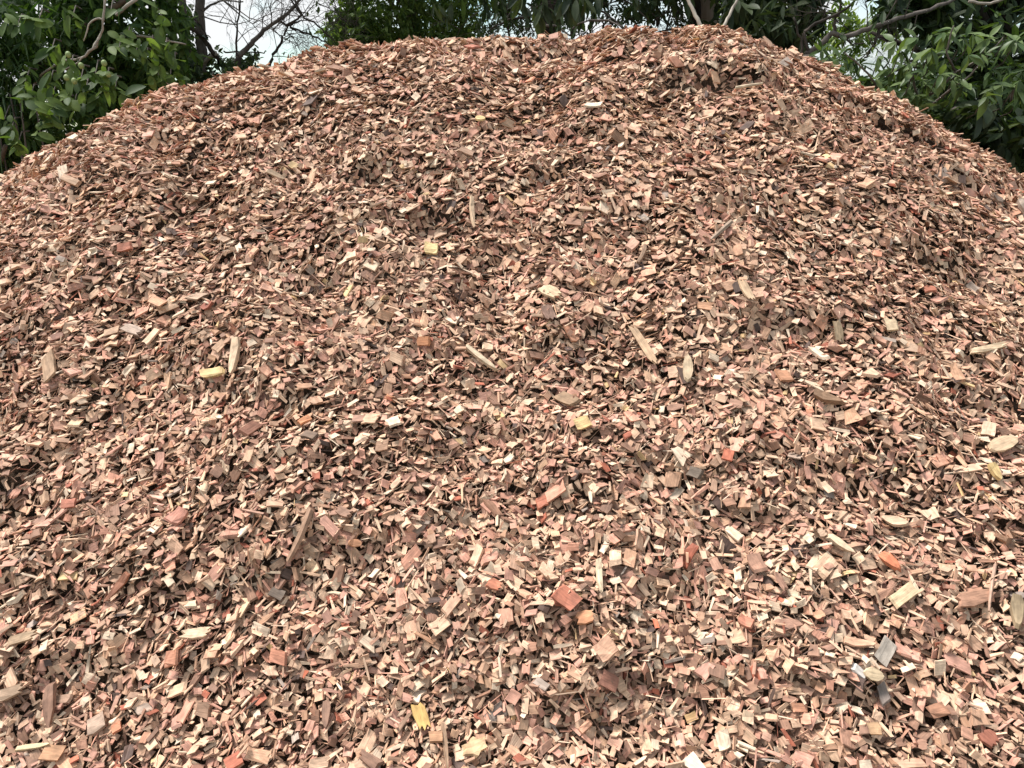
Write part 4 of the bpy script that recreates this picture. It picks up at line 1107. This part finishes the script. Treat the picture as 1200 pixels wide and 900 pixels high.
limb('branch', [at(988, 40, Y9), at(998, 52, Y9), at(1012, 50, Y9 + .1)], .009, .004, BARK_DARK, t9, r9, jit=.008, ns=5)
st = [(at(x, y, Y9 + .05), (dx, r9.uniform(-.2, .2), dz)) for x, y, dx, dz in ((1016, 34, 0, 1), (1016, 34, .1, -1), (1040, 25, -.1, -1), (1034, 28, .2, 1), (990, 41, .2, -.9), (1050, 22, .1, -1), (1003, 6, .6, .5), (984, 20, -.6, .4), (1060, 20, 0, 1), (1000, 40, -.3, .9), (1028, 44, .8, -.2), (1020, 58, -.7, -.2), (956, 30, .5, .5), (1075, 16, 0, -1))]
tw = twiglets(st, r9, .26, .0042, 3, .7)
link(bpy.data.objects.new('twigs', join_meshes('twigs', [(v - np.array(t9.location), f) for v, f in tw], BARK_DARK)), t9, kind='stuff')
SP = np.concatenate([frame_points(10, 960, 1080, -12, 40, 5.4, 5.8, g9), ellipsoid_points(90, old(3.6, 6.0, 5.5), (.9, .6, .5), .3, g9)])
A = leaf_arrays(SP, 3, .07, .03, .12, .5, rg=g9)
foliage_obj('foliage', t9, A, L_DARK, tint_for(len(A[0]), g9))

# 10 --- yellow-green bush beyond
t10 = tree((3.225, 7.200, 0), 'light yellow green bush seen through the twigs beyond the gnarled limb', 'bush', name='yellow_green_bush')
limb('trunk', [(4.3, 9.6, -.1), (4.25, 9.6, 2.5), (4.2, 9.6, 5.2)], .07, .02, BARK_BROWN, t10, r9)
SP = np.concatenate([ellipsoid_points(60, at(985, 55, 9.5), (.35, .4, .35), .2, g9), ellipsoid_points(50, at(1035, 30, 9.6), (.25, .3, .25), .2, g9), ellipsoid_points(40, at(983, 30, 9.5), (.15, .3, .25), .2, g9), ellipsoid_points(160, old(4.4, 9.6, 4.6), (.9, .7, .8), .2, g9)])
A = leaf_arrays(SP, 8, .08, .032, .2, .45, rg=g9)
foliage_obj('foliage', t10, A, L_YEL, tint_for(len(A[0]), g9))

# 11 --- bright lance-leaved shrub at the right
r11 = random.Random(41); g11 = np.random.default_rng(41)
t11 = tree((2.625, 4.425, 0), 'pale green shrub with whorls of pointed leaves leaning over the right slope of the heap', 'shrub', name='lance_leaved_shrub')
limb('trunk', [(3.5, 5.9, -.1), (3.45, 5.8, 1.6), (3.3, 5.6, 2.9), (3.2, 5.5, 3.6)], .05, .025, BARK_GREY, t11, r11)
for pts in (((1075, 118, 5.2), (1100, 104, 5.05), (1112, 92, 5.0), (1120, 84, 5.0), (1150, 68, 5.0)), ((1090, 125, 5.2), (1112, 106, 5.1), (1135, 90, 5.05), (1160, 62, 5.0), (1178, 40, 5.0)), ((1050, 150, 5.3), (1030, 105, 5.1), (1010, 80, 5.0), (990, 62, 5.0)),
            ((1075, 118, 5.3), (1070, 90, 5.15), (1060, 60, 5.1), (1075, 42, 5.1)), ((1120, 84, 5.05), (1116, 78, 5.0), (1110, 60, 4.95), (1118, 30, 4.9)), ((1185, 120, 5.2), (1190, 100, 5.1), (1196, 95, 5.0))):
    limb('branch', [at(*p) for p in pts], .009, .004, BARK_GREY, t11, r11, n=3, jit=.005, ns=5)
cl = [(1118, 30), (1128, 42), (1106, 34), (1160, 42), (1180, 38), (1140, 36), (1124, 78), (1116, 90), (1108, 72), (1085, 62), (1092, 52), (1075, 70), (1060, 72), (1070, 84), (1046, 76), (1030, 62), (1120, 100), (1130, 96), (1062, 100), (1072, 108), (1040, 96), (1030, 108),
      (1085, 95), (1082, 110), (1095, 60), (1150, 60), (1165, 100), (1155, 108), (1172, 96), (1195, 90), (1188, 100), (1198, 106), (970, 62), (978, 72), (990, 80), (1000, 88), (1010, 100), (1022, 90), (985, 66), (1055, 55), (1050, 45), (1076, 40), (1190, 45), (1135, 60), (1100, 84), (1050, 112), (1065, 118), (1075, 122)]
SPn = np.array([at(x, y + 4, 4.9 + r11.uniform(-.1, .35)) for x, y in cl])
SPn = above_heap(SPn, .03)
An = leaf_arrays(SPn, 7, .100, .030, .05, .65, rosette=True, rg=g11)
An[2] = unit(An[2] + np.array([-.1, -.55, .1])); An[2] = unit(An[2] - (An[2] * An[1]).sum(-1, keepdims=True) * An[1])
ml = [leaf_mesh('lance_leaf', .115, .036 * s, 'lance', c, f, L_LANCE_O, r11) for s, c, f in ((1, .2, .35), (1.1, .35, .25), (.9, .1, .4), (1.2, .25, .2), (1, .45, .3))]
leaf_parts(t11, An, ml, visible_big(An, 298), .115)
SP = above_heap(np.concatenate([frame_points(30, 955, 1010, 60, 120, 5.2, 6.0, g11), frame_points(110, 1005, 1130, 88, 150, 5.2, 6.0, g11), frame_points(60, 1080, 1230, 20, 150, 5.4, 6.0, g11)]), .04)
A = leaf_arrays(SP, 7, .10, .03, .06, .5, rosette=True, rg=g11)
foliage_obj('foliage', t11, A, L_LANCE, tint_for(len(A[0]), g11))
tw = []
for p in SPn:
    q = p + np.array([.08, .26, -.09]); tw.append(tube([q, (p + q) / 2 + [0, 0, -.03], p], [.0045, .003, .0015], 4))
link(bpy.data.objects.new('twigs', join_meshes('twigs', [(v - np.array(t11.location), f) for v, f in tw], BARK_GREY)), t11, kind='stuff')

# 12 --- dark tree filling the right corner
r12 = random.Random(43); g12 = np.random.default_rng(43)
t12 = tree((3.375, 5.250, 0), 'large dark broad leaved tree filling the upper right corner behind the pale green shrub', name='dark_leaved_tree')
limb('trunk', [(4.5, 7.0, -.1), (4.45, 7.0, 2), (4.4, 6.9, 4), (4.5, 7, 6.5)], .16, .06, BARK_DARK, t12, r12)
for q in range(6):
    a_ = q * 1.05 + .4; b_ = old(4.6, 7, 3.0 + .5 * q)
    limb('branch', [b_, b_ + [.5 * math.cos(a_), .45 * math.sin(a_), .4], b_ + [1.0 * math.cos(a_), .75 * math.sin(a_), .6]], .05, .014, BARK_DARK, t12, r12, ns=6)
limb('branch', [at(1135, 2, 5.6), at(1160, 4, 5.6), at(1178, -2, 5.6), at(1200, -14, 5.7)], .010, .008, BARK_PALE, t12, r12, ns=6, jit=.004)
SP = above_heap(np.concatenate([ellipsoid_points(1100, old(5.4, 7.0, 4.6), (1.65, 1.0, 1.9), .3, g12), frame_points(260, 1080, 1260, -20, 225, 5.9, 7.4, g12), frame_points(70, 1040, 1110, -20, 22, 6.0, 7.0, g12), frame_points(90, 1060, 1260, 120, 225, 5.2, 6.0, g12)]), .04)
A = leaf_arrays(SP, 8, .13, .055, .2, .5, rg=g12)
foliage_obj('foliage', t12, A, L_DARK, tint_for(len(A[0]), g12))
SPn = np.array([at(x, y, 5.3 + r12.uniform(-.1, .2)) for x, y in ((1110, 128), (1130, 135), (1150, 125), (1165, 140), (1180, 150), (1195, 165), (1170, 160), (1140, 150), (1190, 130), (1180, 175), (1160, 120), (1120, 145), (1195, 145))])
SPn = above_heap(SPn, .05)
An = leaf_arrays(SPn, 6, .14, .06, .16, .4, rg=g12)
dm = [leaf_mesh('broad_leaf', .14, .06 * s, 'oval', c, f, L_DARK_O, r12) for s, c, f in ((1, .15, .3), (1.1, .25, .2), (.9, .08, .4))]
leaf_parts(t12, An, dm, range(len(An[0])), .14)

print('OBJECTS', len(SC.objects))
